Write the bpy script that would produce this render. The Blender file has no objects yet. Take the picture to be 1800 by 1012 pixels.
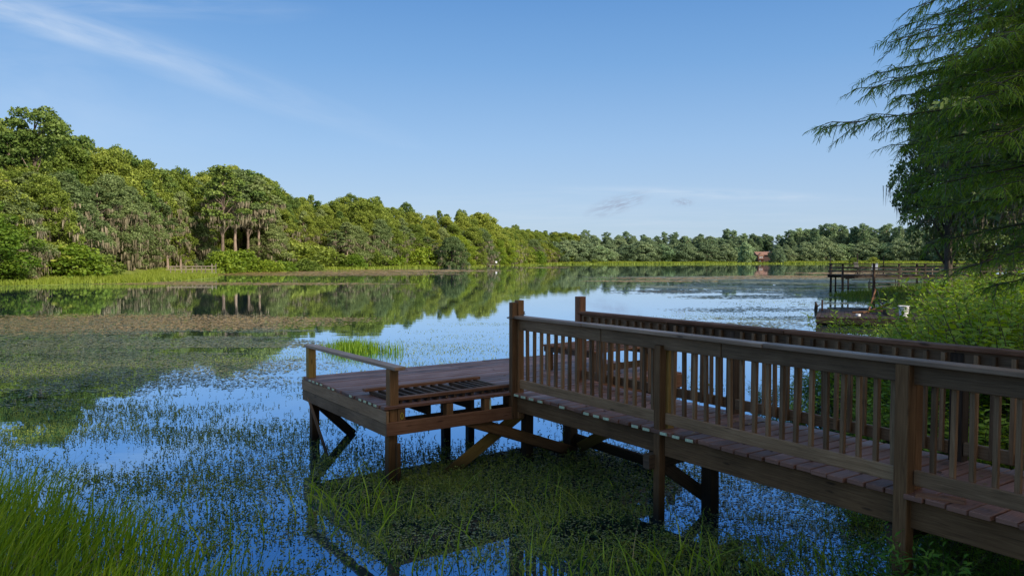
import bpy, math, random
import numpy as np
from mathutils import Vector, noise as mnoise
random.seed(7); RNG = np.random.default_rng(11)
scene = bpy.context.scene
COL = scene.collection
R = math.radians
# ------------------------------------------------------------------ camera
F = 1350.0; CX, CY, YH = 900.0, 506.0, 453.0; CAMZ = 2.585
TILT = math.atan((CY-YH)/F)
def W(px, py, z=0.0):
    "point of the horizontal plane z seen at photo pixel (px,py)"
    a, b, c = (px-CX)/F, 1.0, -(py-CY)/F
    ct, st = math.cos(TILT), math.sin(TILT)
    x, y, zz = a, b*ct+c*st, -b*st+c*ct
    k = (z-CAMZ)/zz
    return (x*k, y*k)
def PIX(x, y, z):
    z = z-CAMZ; ct, st = math.cos(TILT), math.sin(TILT)
    Y = y*ct - z*st; Z = y*st + z*ct
    Y = np.maximum(Y, .05)
    return CX+F*x/Y, CY-F*Z/Y
cam = bpy.data.cameras.new('camera'); cam.lens = 27.0; cam.sensor_width = 36
cam.clip_end = 6000; cam.clip_start = .05
co = bpy.data.objects.new('camera', cam); COL.objects.link(co)
co.location = (0, 0, CAMZ); co.rotation_euler = (math.pi/2-TILT, 0, 0)
scene.camera = co
scene.view_settings.view_transform = 'Standard'; scene.view_settings.look = 'None'
scene.view_settings.exposure = 0

# ------------------------------------------------------------------ helpers
def tag(o, label=None, cat=None, group=None, kind=None):
    if label: o['label'] = label
    if cat: o['category'] = cat
    if group: o['group'] = group
    if kind: o['kind'] = kind
    return o
def empty(name, loc=(0,0,0), rz=0.0):
    o = bpy.data.objects.new(name, None); COL.objects.link(o)
    o.location = loc; o.rotation_euler = (0,0,rz); o.empty_display_size = .2
    return o
def fast_mesh(name, co_, quads, mat, uv=None, var=None, smooth=False):
    co_ = np.asarray(co_, dtype=np.float32).reshape(-1,3); quads = np.asarray(quads, dtype=np.int32)
    n, k = quads.shape
    me = bpy.data.meshes.new(name)
    me.vertices.add(len(co_)); me.vertices.foreach_set('co', co_.ravel())
    me.loops.add(n*k); me.loops.foreach_set('vertex_index', quads.ravel())
    me.polygons.add(n); me.polygons.foreach_set('loop_start', np.arange(0, n*k, k, dtype=np.int32))
    me.polygons.foreach_set('use_smooth', np.full(n, smooth, dtype=bool))
    if uv is not None:
        l = me.uv_layers.new(name='UVMap'); l.data.foreach_set('uv', np.asarray(uv, dtype=np.float32).ravel())
    if var is not None:
        a = me.attributes.new('var', 'FLOAT', 'FACE'); a.data.foreach_set('value', np.asarray(var, dtype=np.float32))
    me.update(calc_edges=True); me.materials.append(mat)
    return me
def link(name, me, parent=None, loc=None):
    o = bpy.data.objects.new(name, me); COL.objects.link(o)
    if parent is not None: o.parent = parent
    if loc is not None: o.location = loc
    return o
def vnoise(x, y, seed=0.0):
    "smooth value noise, vectorised"
    xi = np.floor(x); yi = np.floor(y); fx = x-xi; fy = y-yi
    fx = fx*fx*(3-2*fx); fy = fy*fy*(3-2*fy)
    def h(a, b):
        v = np.sin(a*127.1+b*311.7+seed*74.7)*43758.5453
        return v-np.floor(v)
    return (h(xi,yi)*(1-fx)+h(xi+1,yi)*fx)*(1-fy)+(h(xi,yi+1)*(1-fx)+h(xi+1,yi+1)*fx)*fy
def fbm(x, y, seed=0.0, o=4):
    s = 0; a = .5; t = 0
    for i in range(o):
        s = s+a*vnoise(x*2**i, y*2**i, seed+i*3.1); t += a; a *= .55
    return s/t

class MB:
    "collects oriented boxes with UVs laid along their length"
    def __init__(s): s.v=[]; s.f=[]; s.uv=[]; s.var=[]
    def quadbox(s, c, ax, ay, az, var=None, taper=1.0):
        "c centre, ax/ay/az half vectors (ax along the length)"
        b = len(s.v); c=Vector(c); ax=Vector(ax); ay=Vector(ay); az=Vector(az)
        for i in (-1,1):
            t = taper if i>0 else 1.0
            for j,k in ((-1,-1),(1,-1),(1,1),(-1,1)):
                s.v.append(c+ax*i+ay*j*t+az*k*t)
        L=ax.length*2; A=ay.length*2; B=az.length*2
        ou, ov = random.uniform(0,90), random.uniform(0,90)
        r = random.random() if var is None else var
        def add(idx, w, h):
            s.f.append([b+i for i in idx]); s.uv += [(ou,ov),(ou+w,ov),(ou+w,ov+h),(ou,ov+h)]; s.var.append(r)
        add((0,4,5,1), L, A); add((1,5,6,2), L, B); add((2,6,7,3), L, A); add((3,7,4,0), L, B)
        add((0,1,2,3), .02, .02); add((4,7,6,5), .02, .02)
    def bar(s, p0, p1, w, h, up=(0,0,1), var=None, taper=1.0):
        "w across (horizontal), h along up"
        p0=Vector(p0); p1=Vector(p1); d=p1-p0; L=d.length; d.normalize()
        up=Vector(up); side=d.cross(up)
        if side.length<1e-4: side=d.cross(Vector((1,0,0)))
        side.normalize(); u2=side.cross(d).normalized()
        s.quadbox((p0+p1)/2, d*L/2, side*w/2, u2*h/2, var, taper)
    def post(s, x, y, z0, z1, w=.09, d=None, lean=(0,0), var=None):
        s.bar((x,y,z0),(x+lean[0],y+lean[1],z1), w, d or w, up=(1,0,0), var=var)
    def tube(s, pts, rad, n=8, var=None):
        pts=[Vector(p) for p in pts]; b=len(s.v); m=len(pts); r_=random.random() if var is None else var
        rad = rad if isinstance(rad,(list,tuple)) else [rad]*m
        for i,p in enumerate(pts):
            t=(pts[min(i+1,m-1)]-pts[max(i-1,0)]).normalized()
            a=t.cross(Vector((0,0,1)) if abs(t.z)<.9 else Vector((1,0,0))).normalized(); c=t.cross(a)
            for k in range(n):
                an=2*math.pi*k/n; s.v.append(p+(a*math.cos(an)+c*math.sin(an))*rad[i])
        L=0; ou=random.uniform(0,50)
        for i in range(m-1):
            dl=(pts[i+1]-pts[i]).length
            for k in range(n):
                k2=(k+1)%n
                s.f.append([b+i*n+k,b+(i+1)*n+k,b+(i+1)*n+k2,b+i*n+k2])
                c0=k/n*6.28*rad[i]; c1=(k+1)/n*6.28*rad[i]
                s.uv += [(ou+L,c0),(ou+L+dl,c0),(ou+L+dl,c1),(ou+L,c1)]; s.var.append(r_)
            L+=dl
    def build(s, name, mat, parent=None, smooth=False, bevel=0, loc=None):
        me = fast_mesh(name, [tuple(p) for p in s.v], s.f, mat, s.uv, s.var, smooth)
        o = link(name, me, parent, loc)
        if bevel:
            m=o.modifiers.new('bevel','BEVEL'); m.width=bevel; m.segments=1; m.limit_method='ANGLE'
        return o
def copy_tree(o, parent=None):
    c = o.copy(); COL.objects.link(c)
    if parent is not None: c.parent = parent
    for ch in list(o.children): copy_tree(ch, c)
    return c

# ------------------------------------------------------------------ materials
def newmat(name):
    m = bpy.data.materials.new(name); m.use_nodes=True; nt=m.node_tree; nt.nodes.clear()
    return m, nt, nt.nodes.new('ShaderNodeOutputMaterial')
def N(nt, t, **kw):
    n = nt.nodes.new(t)
    for k,v in kw.items():
        if k.startswith('i_'): n.inputs[k[2:].replace('_',' ')].default_value = v
        else: setattr(n,k,v)
    return n
def ramp(nt, stops, interp='LINEAR'):
    r = nt.nodes.new('ShaderNodeValToRGB'); r.color_ramp.interpolation=interp
    e = r.color_ramp.elements
    while len(e)<len(stops): e.new(.5)
    for i,(p,c) in enumerate(stops): e[i].position=p; e[i].color=(c[0],c[1],c[2],1)
    return r
def wood(name, dark, mid, light, rough=.75, spec=.3, grain=1.0, moss=0.0, wet=True, xy=False):
    m,nt,out = newmat(name); L=nt.links.new
    uv=N(nt,'ShaderNodeUVMap'); mp=N(nt,'ShaderNodeMapping'); mp.inputs['Scale'].default_value=(1.2,26*grain,1)
    L(uv.outputs[0],mp.inputs[0])
    n1=N(nt,'ShaderNodeTexNoise'); n1.inputs['Scale'].default_value=2.2; n1.inputs['Detail'].default_value=8; n1.inputs['Roughness'].default_value=.65; n1.inputs['Distortion'].default_value=1.2
    L(mp.outputs[0],n1.inputs['Vector'])
    n2=N(nt,'ShaderNodeTexNoise'); n2.inputs['Scale'].default_value=1.6; n2.inputs['Detail'].default_value=5
    L(uv.outputs[0],n2.inputs['Vector'])
    at=N(nt,'ShaderNodeAttribute',attribute_name='var')
    cr=ramp(nt,[(.25,dark),(.5,mid),(.78,light)]); L(n1.outputs[0],cr.inputs[0])
    # large blotches and a different tone for every board
    add=N(nt,'ShaderNodeMath',operation='MULTIPLY_ADD'); add.inputs[1].default_value=1.25; L(n2.outputs[0],add.inputs[0])
    m2=N(nt,'ShaderNodeMath',operation='MULTIPLY_ADD'); m2.inputs[1].default_value=.75; m2.inputs[2].default_value=-.02; L(at.outputs['Fac'],m2.inputs[0]); L(m2.outputs[0],add.inputs[2])
    mx=N(nt,'ShaderNodeMix',data_type='RGBA',blend_type='MULTIPLY'); mx.inputs[0].default_value=1
    L(cr.outputs[0],mx.inputs[6]); L(add.outputs[0],mx.inputs[7])
    # knots
    vo=N(nt,'ShaderNodeTexVoronoi'); vo.inputs['Scale'].default_value=1.0
    mk=N(nt,'ShaderNodeMapping'); mk.inputs['Scale'].default_value=(2.2,9,1); L(uv.outputs[0],mk.inputs[0]); L(mk.outputs[0],vo.inputs['Vector'])
    kr=ramp(nt,[(.05,(.25,.22,.2)),(.13,(1,1,1))]); L(vo.outputs['Distance'],kr.inputs[0])
    mk2=N(nt,'ShaderNodeMix',data_type='RGBA',blend_type='MULTIPLY'); mk2.inputs[0].default_value=.8
    L(mx.outputs[2],mk2.inputs[6]); L(kr.outputs[0],mk2.inputs[7])
    last=mk2.outputs[2]
    if wet:  # algae and damp darken the wood near the water line
        ge=N(nt,'ShaderNodeNewGeometry'); sp=N(nt,'ShaderNodeSeparateXYZ'); L(ge.outputs['Position'],sp.inputs[0])
        md=N(nt,'ShaderNodeMath',operation='MULTIPLY_ADD'); md.inputs[1].default_value=.3; L(n2.outputs[0],md.inputs[0]); L(sp.outputs[2],md.inputs[2])
        rr=ramp(nt,[(.20,(.12,.14,.10)),(.42,(.55,.56,.48)),(.7,(1,1,1))]); L(md.outputs[0],rr.inputs[0])
        mw=N(nt,'ShaderNodeMix',data_type='RGBA',blend_type='MULTIPLY'); mw.inputs[0].default_value=1
        L(last,mw.inputs[6]); L(rr.outputs[0],mw.inputs[7]); last=mw.outputs[2]
    b=N(nt,'ShaderNodeBsdfPrincipled'); b.inputs['Roughness'].default_value=rough; b.inputs['Specular IOR Level'].default_value=spec
    L(last,b.inputs['Base Color'])
    rr2=ramp(nt,[(.3,(rough+.12,)*3),(.8,(rough-.15,)*3)]); L(n2.outputs[0],rr2.inputs[0]); L(rr2.outputs[0],b.inputs['Roughness'])
    bp=N(nt,'ShaderNodeBump'); bp.inputs['Strength'].default_value=.5; bp.inputs['Distance'].default_value=.004
    L(n1.outputs[0],bp.inputs['Height']); L(bp.outputs[0],b.inputs['Normal'])
    L(b.outputs[0],out.inputs[0]); return m
M={}
M['frame']=wood('weathered_frame_wood',(0.086,0.042,0.016),(0.191,0.098,0.041),(0.288,0.162,0.072))
M['rail']=wood('grey_rail_wood',(0.112,0.062,0.028),(0.231,0.131,0.064),(0.341,0.211,0.115),rough=.6,spec=.35)
M['cap']=wood('rail_cap_wood',(0.160,0.095,0.059),(0.304,0.191,0.118),(0.419,0.290,0.196),rough=.5,spec=.5)
M['deck']=wood('reddish_deck_wood',(0.121,0.052,0.031),(0.231,0.108,0.071),(0.312,0.167,0.118),rough=.5,spec=.45,wet=False)
M['red']=wood('red_brown_stained_wood',(0.104,0.044,0.023),(0.208,0.096,0.051),(0.282,0.148,0.086))
M['yellow']=wood('fresh_yellowish_wood',(0.205,0.119,0.027),(0.371,0.230,0.061),(0.448,0.321,0.107))
M['old']=wood('old_dark_wood',(.035,.022,.013),(.08,.05,.031),(.15,.10,.062))
M['pale']=wood('pale_sunned_wood',(0.132,0.110,0.084),(0.216,0.180,0.140),(0.300,0.261,0.213))
M['floatdeck']=wood('worn_float_deck_wood',(0.036,0.017,0.012),(0.072,0.039,0.029),(0.113,0.073,0.058))
def plain(name, c, rough=.6, spec=.4, metal=0.0, nscale=8.0, nvar=.25):
    m,nt,out=newmat(name); L=nt.links.new
    tc=N(nt,'ShaderNodeTexCoord'); n=N(nt,'ShaderNodeTexNoise'); n.inputs['Scale'].default_value=nscale; n.inputs['Detail'].default_value=6
    L(tc.outputs['Object'],n.inputs['Vector'])
    cr=ramp(nt,[(.3,tuple(x*(1-nvar) for x in c)),(.7,tuple(min(1,x*(1+nvar)) for x in c))]); L(n.outputs[0],cr.inputs[0])
    b=N(nt,'ShaderNodeBsdfPrincipled'); b.inputs['Roughness'].default_value=rough; b.inputs['Specular IOR Level'].default_value=spec; b.inputs['Metallic'].default_value=metal
    L(cr.outputs[0],b.inputs['Base Color']); L(b.outputs[0],out.inputs[0]); return m
M['paint']=plain('pale_end_paint',(.55,.62,.42),.8,.2,nscale=40)
M['yellowpaint']=plain('yellow_crayon_mark',(.75,.62,.03),.7)
M['rope']=plain('grey_brown_rope',(.14,.11,.09),.9)
M['white']=plain('white_plastic',(.75,.75,.78),.45)
M['black']=plain('black_plastic',(.02,.02,.022),.4)
M['steel']=plain('rusty_galvanised_steel',(.045,.04,.038),.5,metal=.3)
M['turq']=plain('turquoise_hull',(.10,.38,.36),.4)
M['brick']=plain('red_brown_board_wall',(.17,.075,.06),.8)
M['darkwall']=plain('dark_house_timber',(.05,.03,.03),.8)  # even dark brown for the house wall and posts
M['rooftile']=plain('terracotta_roof',(.27,.15,.11),.8)
M['glass']=plain('window_glass',(.25,.3,.33),.1,.8)
M['bark']=wood('tree_bark',(.05,.04,.032),(.11,.088,.07),(.19,.16,.13),rough=.9,spec=.15,grain=.5,wet=False)
M['pinebark']=wood('pine_bark',(.12,.085,.065),(.24,.18,.145),(.36,.285,.24),rough=.9,spec=.15,grain=.5,wet=False)
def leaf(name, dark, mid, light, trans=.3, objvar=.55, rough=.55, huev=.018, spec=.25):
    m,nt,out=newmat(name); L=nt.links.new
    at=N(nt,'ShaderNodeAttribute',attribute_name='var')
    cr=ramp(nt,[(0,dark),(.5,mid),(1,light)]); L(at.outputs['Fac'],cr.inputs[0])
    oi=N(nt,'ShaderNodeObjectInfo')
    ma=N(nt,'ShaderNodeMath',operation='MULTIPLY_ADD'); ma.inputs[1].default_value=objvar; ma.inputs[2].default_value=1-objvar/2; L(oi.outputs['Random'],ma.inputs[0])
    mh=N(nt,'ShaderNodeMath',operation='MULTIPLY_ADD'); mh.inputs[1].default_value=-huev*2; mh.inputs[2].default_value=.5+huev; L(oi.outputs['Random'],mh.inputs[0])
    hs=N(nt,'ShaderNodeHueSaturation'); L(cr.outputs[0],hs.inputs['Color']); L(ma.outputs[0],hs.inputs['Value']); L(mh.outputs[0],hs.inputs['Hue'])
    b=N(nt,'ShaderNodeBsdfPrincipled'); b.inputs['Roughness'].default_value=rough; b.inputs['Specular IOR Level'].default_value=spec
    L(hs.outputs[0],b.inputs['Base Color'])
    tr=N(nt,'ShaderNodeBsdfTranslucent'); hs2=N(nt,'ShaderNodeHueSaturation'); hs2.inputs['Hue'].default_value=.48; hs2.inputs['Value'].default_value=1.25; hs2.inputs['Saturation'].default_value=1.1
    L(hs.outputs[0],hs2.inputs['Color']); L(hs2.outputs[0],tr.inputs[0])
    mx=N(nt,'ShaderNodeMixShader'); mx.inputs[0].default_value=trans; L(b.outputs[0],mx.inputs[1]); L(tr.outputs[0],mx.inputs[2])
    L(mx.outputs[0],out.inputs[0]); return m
M['oak']=leaf('oak_leaves',(0.069,0.103,0.016),(0.169,0.231,0.033),(0.308,0.369,0.069))
M['oakgrey']=leaf('grey_green_leaves',(0.090,0.127,0.040),(0.161,0.217,0.075),(0.260,0.328,0.123))
M['pine']=leaf('pine_needles',(0.048,0.092,0.020),(0.102,0.167,0.033),(0.168,0.230,0.050),trans=.2)
M['bright']=leaf('bright_shrub_leaves',(0.082,0.136,0.015),(0.164,0.255,0.025),(0.262,0.340,0.040),trans=.35)
M['far']=leaf('hazed_far_shore_leaves',(0.084,0.128,0.083),(0.161,0.229,0.115),(0.256,0.335,0.164),trans=.2)  # bluish pale greens paint distance haze into the leaves
M['farpine']=leaf('hazed_far_pine_needles',(0.100,0.162,0.095),(0.174,0.266,0.127),(0.267,0.370,0.174),trans=.2)  # distance haze is mixed into the needle colour too
M['moss']=leaf('spanish_moss',(0.143,0.121,0.077),(0.220,0.190,0.124),(0.319,0.275,0.186),trans=.15,objvar=.2,huev=.005)
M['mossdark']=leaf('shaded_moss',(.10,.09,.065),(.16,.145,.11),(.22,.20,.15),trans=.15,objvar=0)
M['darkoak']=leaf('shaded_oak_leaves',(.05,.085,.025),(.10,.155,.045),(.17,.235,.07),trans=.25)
M['cypress']=leaf('cypress_needles',(0.100,0.188,0.022),(0.200,0.325,0.033),(0.350,0.475,0.055),trans=.4)
M['willow']=leaf('bank_shrub_leaves',(0.092,0.180,0.020),(0.184,0.314,0.030),(0.313,0.437,0.060),trans=.4)
M['herb']=leaf('dark_herb_leaves',(0.065,0.156,0.020),(0.143,0.286,0.035),(0.260,0.429,0.055),trans=.3)
M['grass']=leaf('green_grass_blades',(0.081,0.159,0.011),(0.204,0.338,0.021),(0.408,0.497,0.048),trans=.35)
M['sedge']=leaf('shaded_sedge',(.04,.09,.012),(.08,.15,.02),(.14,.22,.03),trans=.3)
M['bladebright']=leaf('lit_tone_water_grass',(0.146,0.233,0.018),(0.291,0.413,0.031),(0.499,0.557,0.070),trans=.35,objvar=0)  # brighter than the grass; sunlight painted into the blade colour
M['weednear']=leaf('lit_tone_shallow_weed',(.13,.18,.03),(.27,.33,.05),(.42,.46,.09),trans=.3,objvar=0)  # brighter copy of the pond weed, painted as if lit
M['marsh']=leaf('bright_marsh_grass',(0.128,0.168,0.017),(0.212,0.264,0.030),(0.289,0.320,0.051),trans=.3,objvar=0)
M['weed']=leaf('emergent_pond_weed',(0.058,0.095,0.022),(0.145,0.203,0.039),(0.275,0.311,0.066),trans=.2,objvar=0)
M['weedgold']=leaf('yellowish_sunlit_weed',(.22,.20,.03),(.40,.36,.05),(.55,.48,.08),trans=.2,objvar=0)  # yellow weed; also paints patches of sunlight on the stems
M['mat']=leaf('floating_weed_mat',(0.054,0.069,0.016),(0.131,0.143,0.032),(0.240,0.217,0.057),trans=.0,objvar=0,rough=.4,spec=.5)
M['brownmat']=leaf('brown_floating_weed',(0.200,0.150,0.050),(0.350,0.252,0.083),(0.475,0.336,0.110),trans=.0,objvar=0,rough=.5)
M['duck']=leaf('duckweed',(0.065,0.085,0.033),(0.143,0.169,0.066),(0.247,0.273,0.110),trans=.0,objvar=0,rough=.4,spec=.5)

# ------------------------------------------------------------------ world and sun
SUN_AZ, SUN_EL = 132.0, 28.0
def make_world():
    w=bpy.data.worlds.new('World'); scene.world=w; w.use_nodes=True; nt=w.node_tree; nt.nodes.clear(); L=nt.links.new
    out=N(nt,'ShaderNodeOutputWorld'); bg=N(nt,'ShaderNodeBackground'); bg.inputs[1].default_value=.105
    sky=N(nt,'ShaderNodeTexSky',sky_type='NISHITA'); sky.sun_disc=False; sky.sun_elevation=R(SUN_EL); sky.sun_rotation=R(SUN_AZ)
    sky.air_density=1.0; sky.dust_density=.25; sky.ozone_density=2.2; sky.altitude=0
    hs=N(nt,'ShaderNodeHueSaturation'); hs.inputs['Saturation'].default_value=1.12; L(sky.outputs[0],hs.inputs['Color'])
    tc=N(nt,'ShaderNodeTexCoord'); sp=N(nt,'ShaderNodeSeparateXYZ'); L(tc.outputs['Generated'],sp.inputs[0])
    my=N(nt,'ShaderNodeMath',operation='MAXIMUM'); my.inputs[1].default_value=.02; L(sp.outputs[1],my.inputs[0])
    du=N(nt,'ShaderNodeMath',operation='DIVIDE'); L(sp.outputs[0],du.inputs[0]); L(my.outputs[0],du.inputs[1])
    dv=N(nt,'ShaderNodeMath',operation='DIVIDE'); L(sp.outputs[2],dv.inputs[0]); L(my.outputs[0],dv.inputs[1])
    cb=N(nt,'ShaderNodeCombineXYZ'); L(du.outputs[0],cb.inputs[0]); L(dv.outputs[0],cb.inputs[1])
    def cloud(cx,cy,sx,sy,rot,nsx,nsy,lo,hi,dist=.6,rough=.6):
        mp=N(nt,'ShaderNodeMapping',vector_type='TEXTURE'); mp.inputs['Location'].default_value=(cx,cy,0); mp.inputs['Rotation'].default_value=(0,0,rot); mp.inputs['Scale'].default_value=(sx,sy,1)
        L(cb.outputs[0],mp.inputs[0])
        g=N(nt,'ShaderNodeTexGradient',gradient_type='SPHERICAL'); L(mp.outputs[0],g.inputs[0])
        m2=N(nt,'ShaderNodeMapping'); m2.inputs['Scale'].default_value=(nsx,nsy,1); L(mp.outputs[0],m2.inputs[0])
        n=N(nt,'ShaderNodeTexNoise'); n.inputs['Scale'].default_value=1; n.inputs['Detail'].default_value=7; n.inputs['Roughness'].default_value=rough; n.inputs['Distortion'].default_value=dist; L(m2.outputs[0],n.inputs['Vector'])
        r=ramp(nt,[(lo,(0,0,0)),(hi,(1,1,1))]); L(n.outputs[0],r.inputs[0])
        sm=N(nt,'ShaderNodeMath',operation='MULTIPLY'); L(g.outputs['Color'],sm.inputs[0]); L(r.outputs[0],sm.inputs[1]); return sm.outputs[0]
    last=hs.outputs[0]
    # clean morning blue above pale low haze; overhead lightened as added fill light
    vr=ramp(nt,[(0,(.47,.63,.80)),(.06,(.45,.62,.86)),(.14,(.345,.555,.87)),(.24,(.205,.425,.79)),(.34,(.115,.31,.69)),(.55,(.13,.31,.64)),(.9,(.15,.33,.62))]); L(sp.outputs[2],vr.inputs[0])
    sc_=N(nt,'ShaderNodeVectorMath',operation='SCALE'); sc_.inputs['Scale'].default_value=1/.105; L(vr.outputs[0],sc_.inputs[0])
    g0=N(nt,'ShaderNodeMix',data_type='RGBA'); g0.inputs[0].default_value=.82; L(last,g0.inputs[6]); L(sc_.outputs[0],g0.inputs[7]); last=g0.outputs[2]
    # warm fill glow added to the sky around the sun, behind the view
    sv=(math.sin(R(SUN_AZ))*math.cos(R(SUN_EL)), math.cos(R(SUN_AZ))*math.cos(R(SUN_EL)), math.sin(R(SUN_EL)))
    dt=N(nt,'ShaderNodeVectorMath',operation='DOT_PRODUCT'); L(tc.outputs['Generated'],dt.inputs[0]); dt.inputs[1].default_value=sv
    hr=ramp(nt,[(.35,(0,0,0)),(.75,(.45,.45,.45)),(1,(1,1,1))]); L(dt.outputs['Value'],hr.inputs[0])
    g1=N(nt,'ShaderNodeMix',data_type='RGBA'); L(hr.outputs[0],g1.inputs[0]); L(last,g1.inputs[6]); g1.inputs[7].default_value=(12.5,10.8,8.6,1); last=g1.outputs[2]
    def mix(fac,c,k):
        nonlocal last
        m=N(nt,'ShaderNodeMix',data_type='RGBA'); mm=N(nt,'ShaderNodeMath',operation='MULTIPLY'); mm.inputs[1].default_value=k; mm.use_clamp=True
        L(fac,mm.inputs[0]); L(mm.outputs[0],m.inputs[0]); L(last,m.inputs[6]); m.inputs[7].default_value=(*c,1); last=m.outputs[2]
    mix(cloud(-.60,.302,.25,.024,-.28,1.6,1.1,.30,.75),(8.2,8.8,9.4),.62)
    mix(cloud(-.44,.255,.36,.030,-.33,1.5,1.0,.30,.8),(8,8.6,9.4),.42)
    mix(cloud(-.52,.33,.30,.03,-.05,2,2,.35,.8),(8,8.6,9.4),.3)
    mix(cloud(-.60,.22,.35,.12,-.1,1.2,1.4,.3,.9),(6.8,7.8,9.2),.35)
    mix(cloud(.25,.083,.22,.010,-.03,3,1.2,.35,.7),(7.5,8.2,9.0),.38)
    mix(cloud(.15,.05,.5,.05,0,3,6,.4,.8),(6.8,7.6,8.6),.3)
    mix(cloud(.137,.069,.050,.014,.30,2.6,4.5,.40,.58),(3.5,4.3,5.7),1.15)
    mix(cloud(.222,.072,.018,.007,.0,3.0,2.2,.38,.58),(3.5,4.3,5.7),1.0)
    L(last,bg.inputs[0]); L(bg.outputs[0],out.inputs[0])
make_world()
sl=bpy.data.lights.new('sun','SUN'); sl.energy=5.4; sl.angle=R(.6); sl.color=(1,.90,.74)
so=bpy.data.objects.new('sun',sl); COL.objects.link(so)
sd_=Vector((math.sin(R(SUN_AZ))*math.cos(R(SUN_EL)), math.cos(R(SUN_AZ))*math.cos(R(SUN_EL)), math.sin(R(SUN_EL))))
so.rotation_euler=sd_.to_track_quat('Z','Y').to_euler(); so.location=(30,-20,40)

# ------------------------------------------------------------------ lake outline, terrain, water
shore_left=[W(*p) for p in ((0,503),(100,500.5),(250,497),(340,492),(384,487.5),(378,482),(430,476),(560,474.5),(700,472),(830,469),(900,466.5),(980,464.6),(1100,464.2),(1300,463.8),(1480,463.2),(1640,463.5),(1750,466))]
right_back=[(52,70),(36,68),(30,60),(26,54.5),(21.8,51.5),(22.0,48.5),(25.5,46),(21,41),(17.5,36),(15.5,30),(12,24),(9.5,19),(7.0,14.6),(5.6,11.2),(5.3,9),(4.6,7.2),(3.0,5.7),(0,5.3),(-3.2,5.6),(-5.5,7.6),(-9.5,7.9),(-20,9),(-38,18),(-62,40),(-66,60)]
POLY=np.array(shore_left+[(150,120),(80,85)]+right_back)
def sdist(x,y):
    "signed distance to the lake outline, positive on land"
    x=np.asarray(x,float); y=np.asarray(y,float); d=np.full(x.shape,1e9); ins=np.zeros(x.shape,bool)
    n=len(POLY)
    for i in range(n):
        a=POLY[i]; b=POLY[(i+1)%n]; ab=b-a; px=x-a[0]; py=y-a[1]
        t=np.clip((px*ab[0]+py*ab[1])/(ab@ab),0,1)
        d=np.minimum(d,np.hypot(px-ab[0]*t,py-ab[1]*t))
        c=((a[1]>y)!=(b[1]>y))
        xx=(b[0]-a[0])*(y-a[1])/((b[1]-a[1]) if b[1]!=a[1] else 1e-9)+a[0]
        ins^=(c&(x<xx))
    return np.where(ins,-d,d)
def marsh_w(x,y): return np.where(y<62, np.where(x<-20,9.0,1.5), np.clip(6+(y-90)*.02+np.clip(y-250,0,200)*.4,6,62))
def ground(x,y):
    x=np.asarray(x,float); y=np.asarray(y,float)
    s=sdist(x,y)+ (fbm(x*.35,y*.35,3)-.5)*.9*np.clip((60-y)/20,0.05,1); mw=marsh_w(x,y)
    marsh=.05+np.clip(s,0,mw)*.012; up=np.clip((s-mw)/14,0,1); up=up*up*(3-2*up)
    z=marsh+up*1.7+np.clip((s-mw-14)/200,0,1)*5
    near=np.clip((62-y)/10,0,1)*(x>-20)
    zn=np.clip(s*.16,0,1.0)+np.clip((s-6)/40,0,1)*1.5
    z=z*(1-near)+zn*near
    return np.where(s<0, np.maximum(s*.3,-1.0), z)
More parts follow.
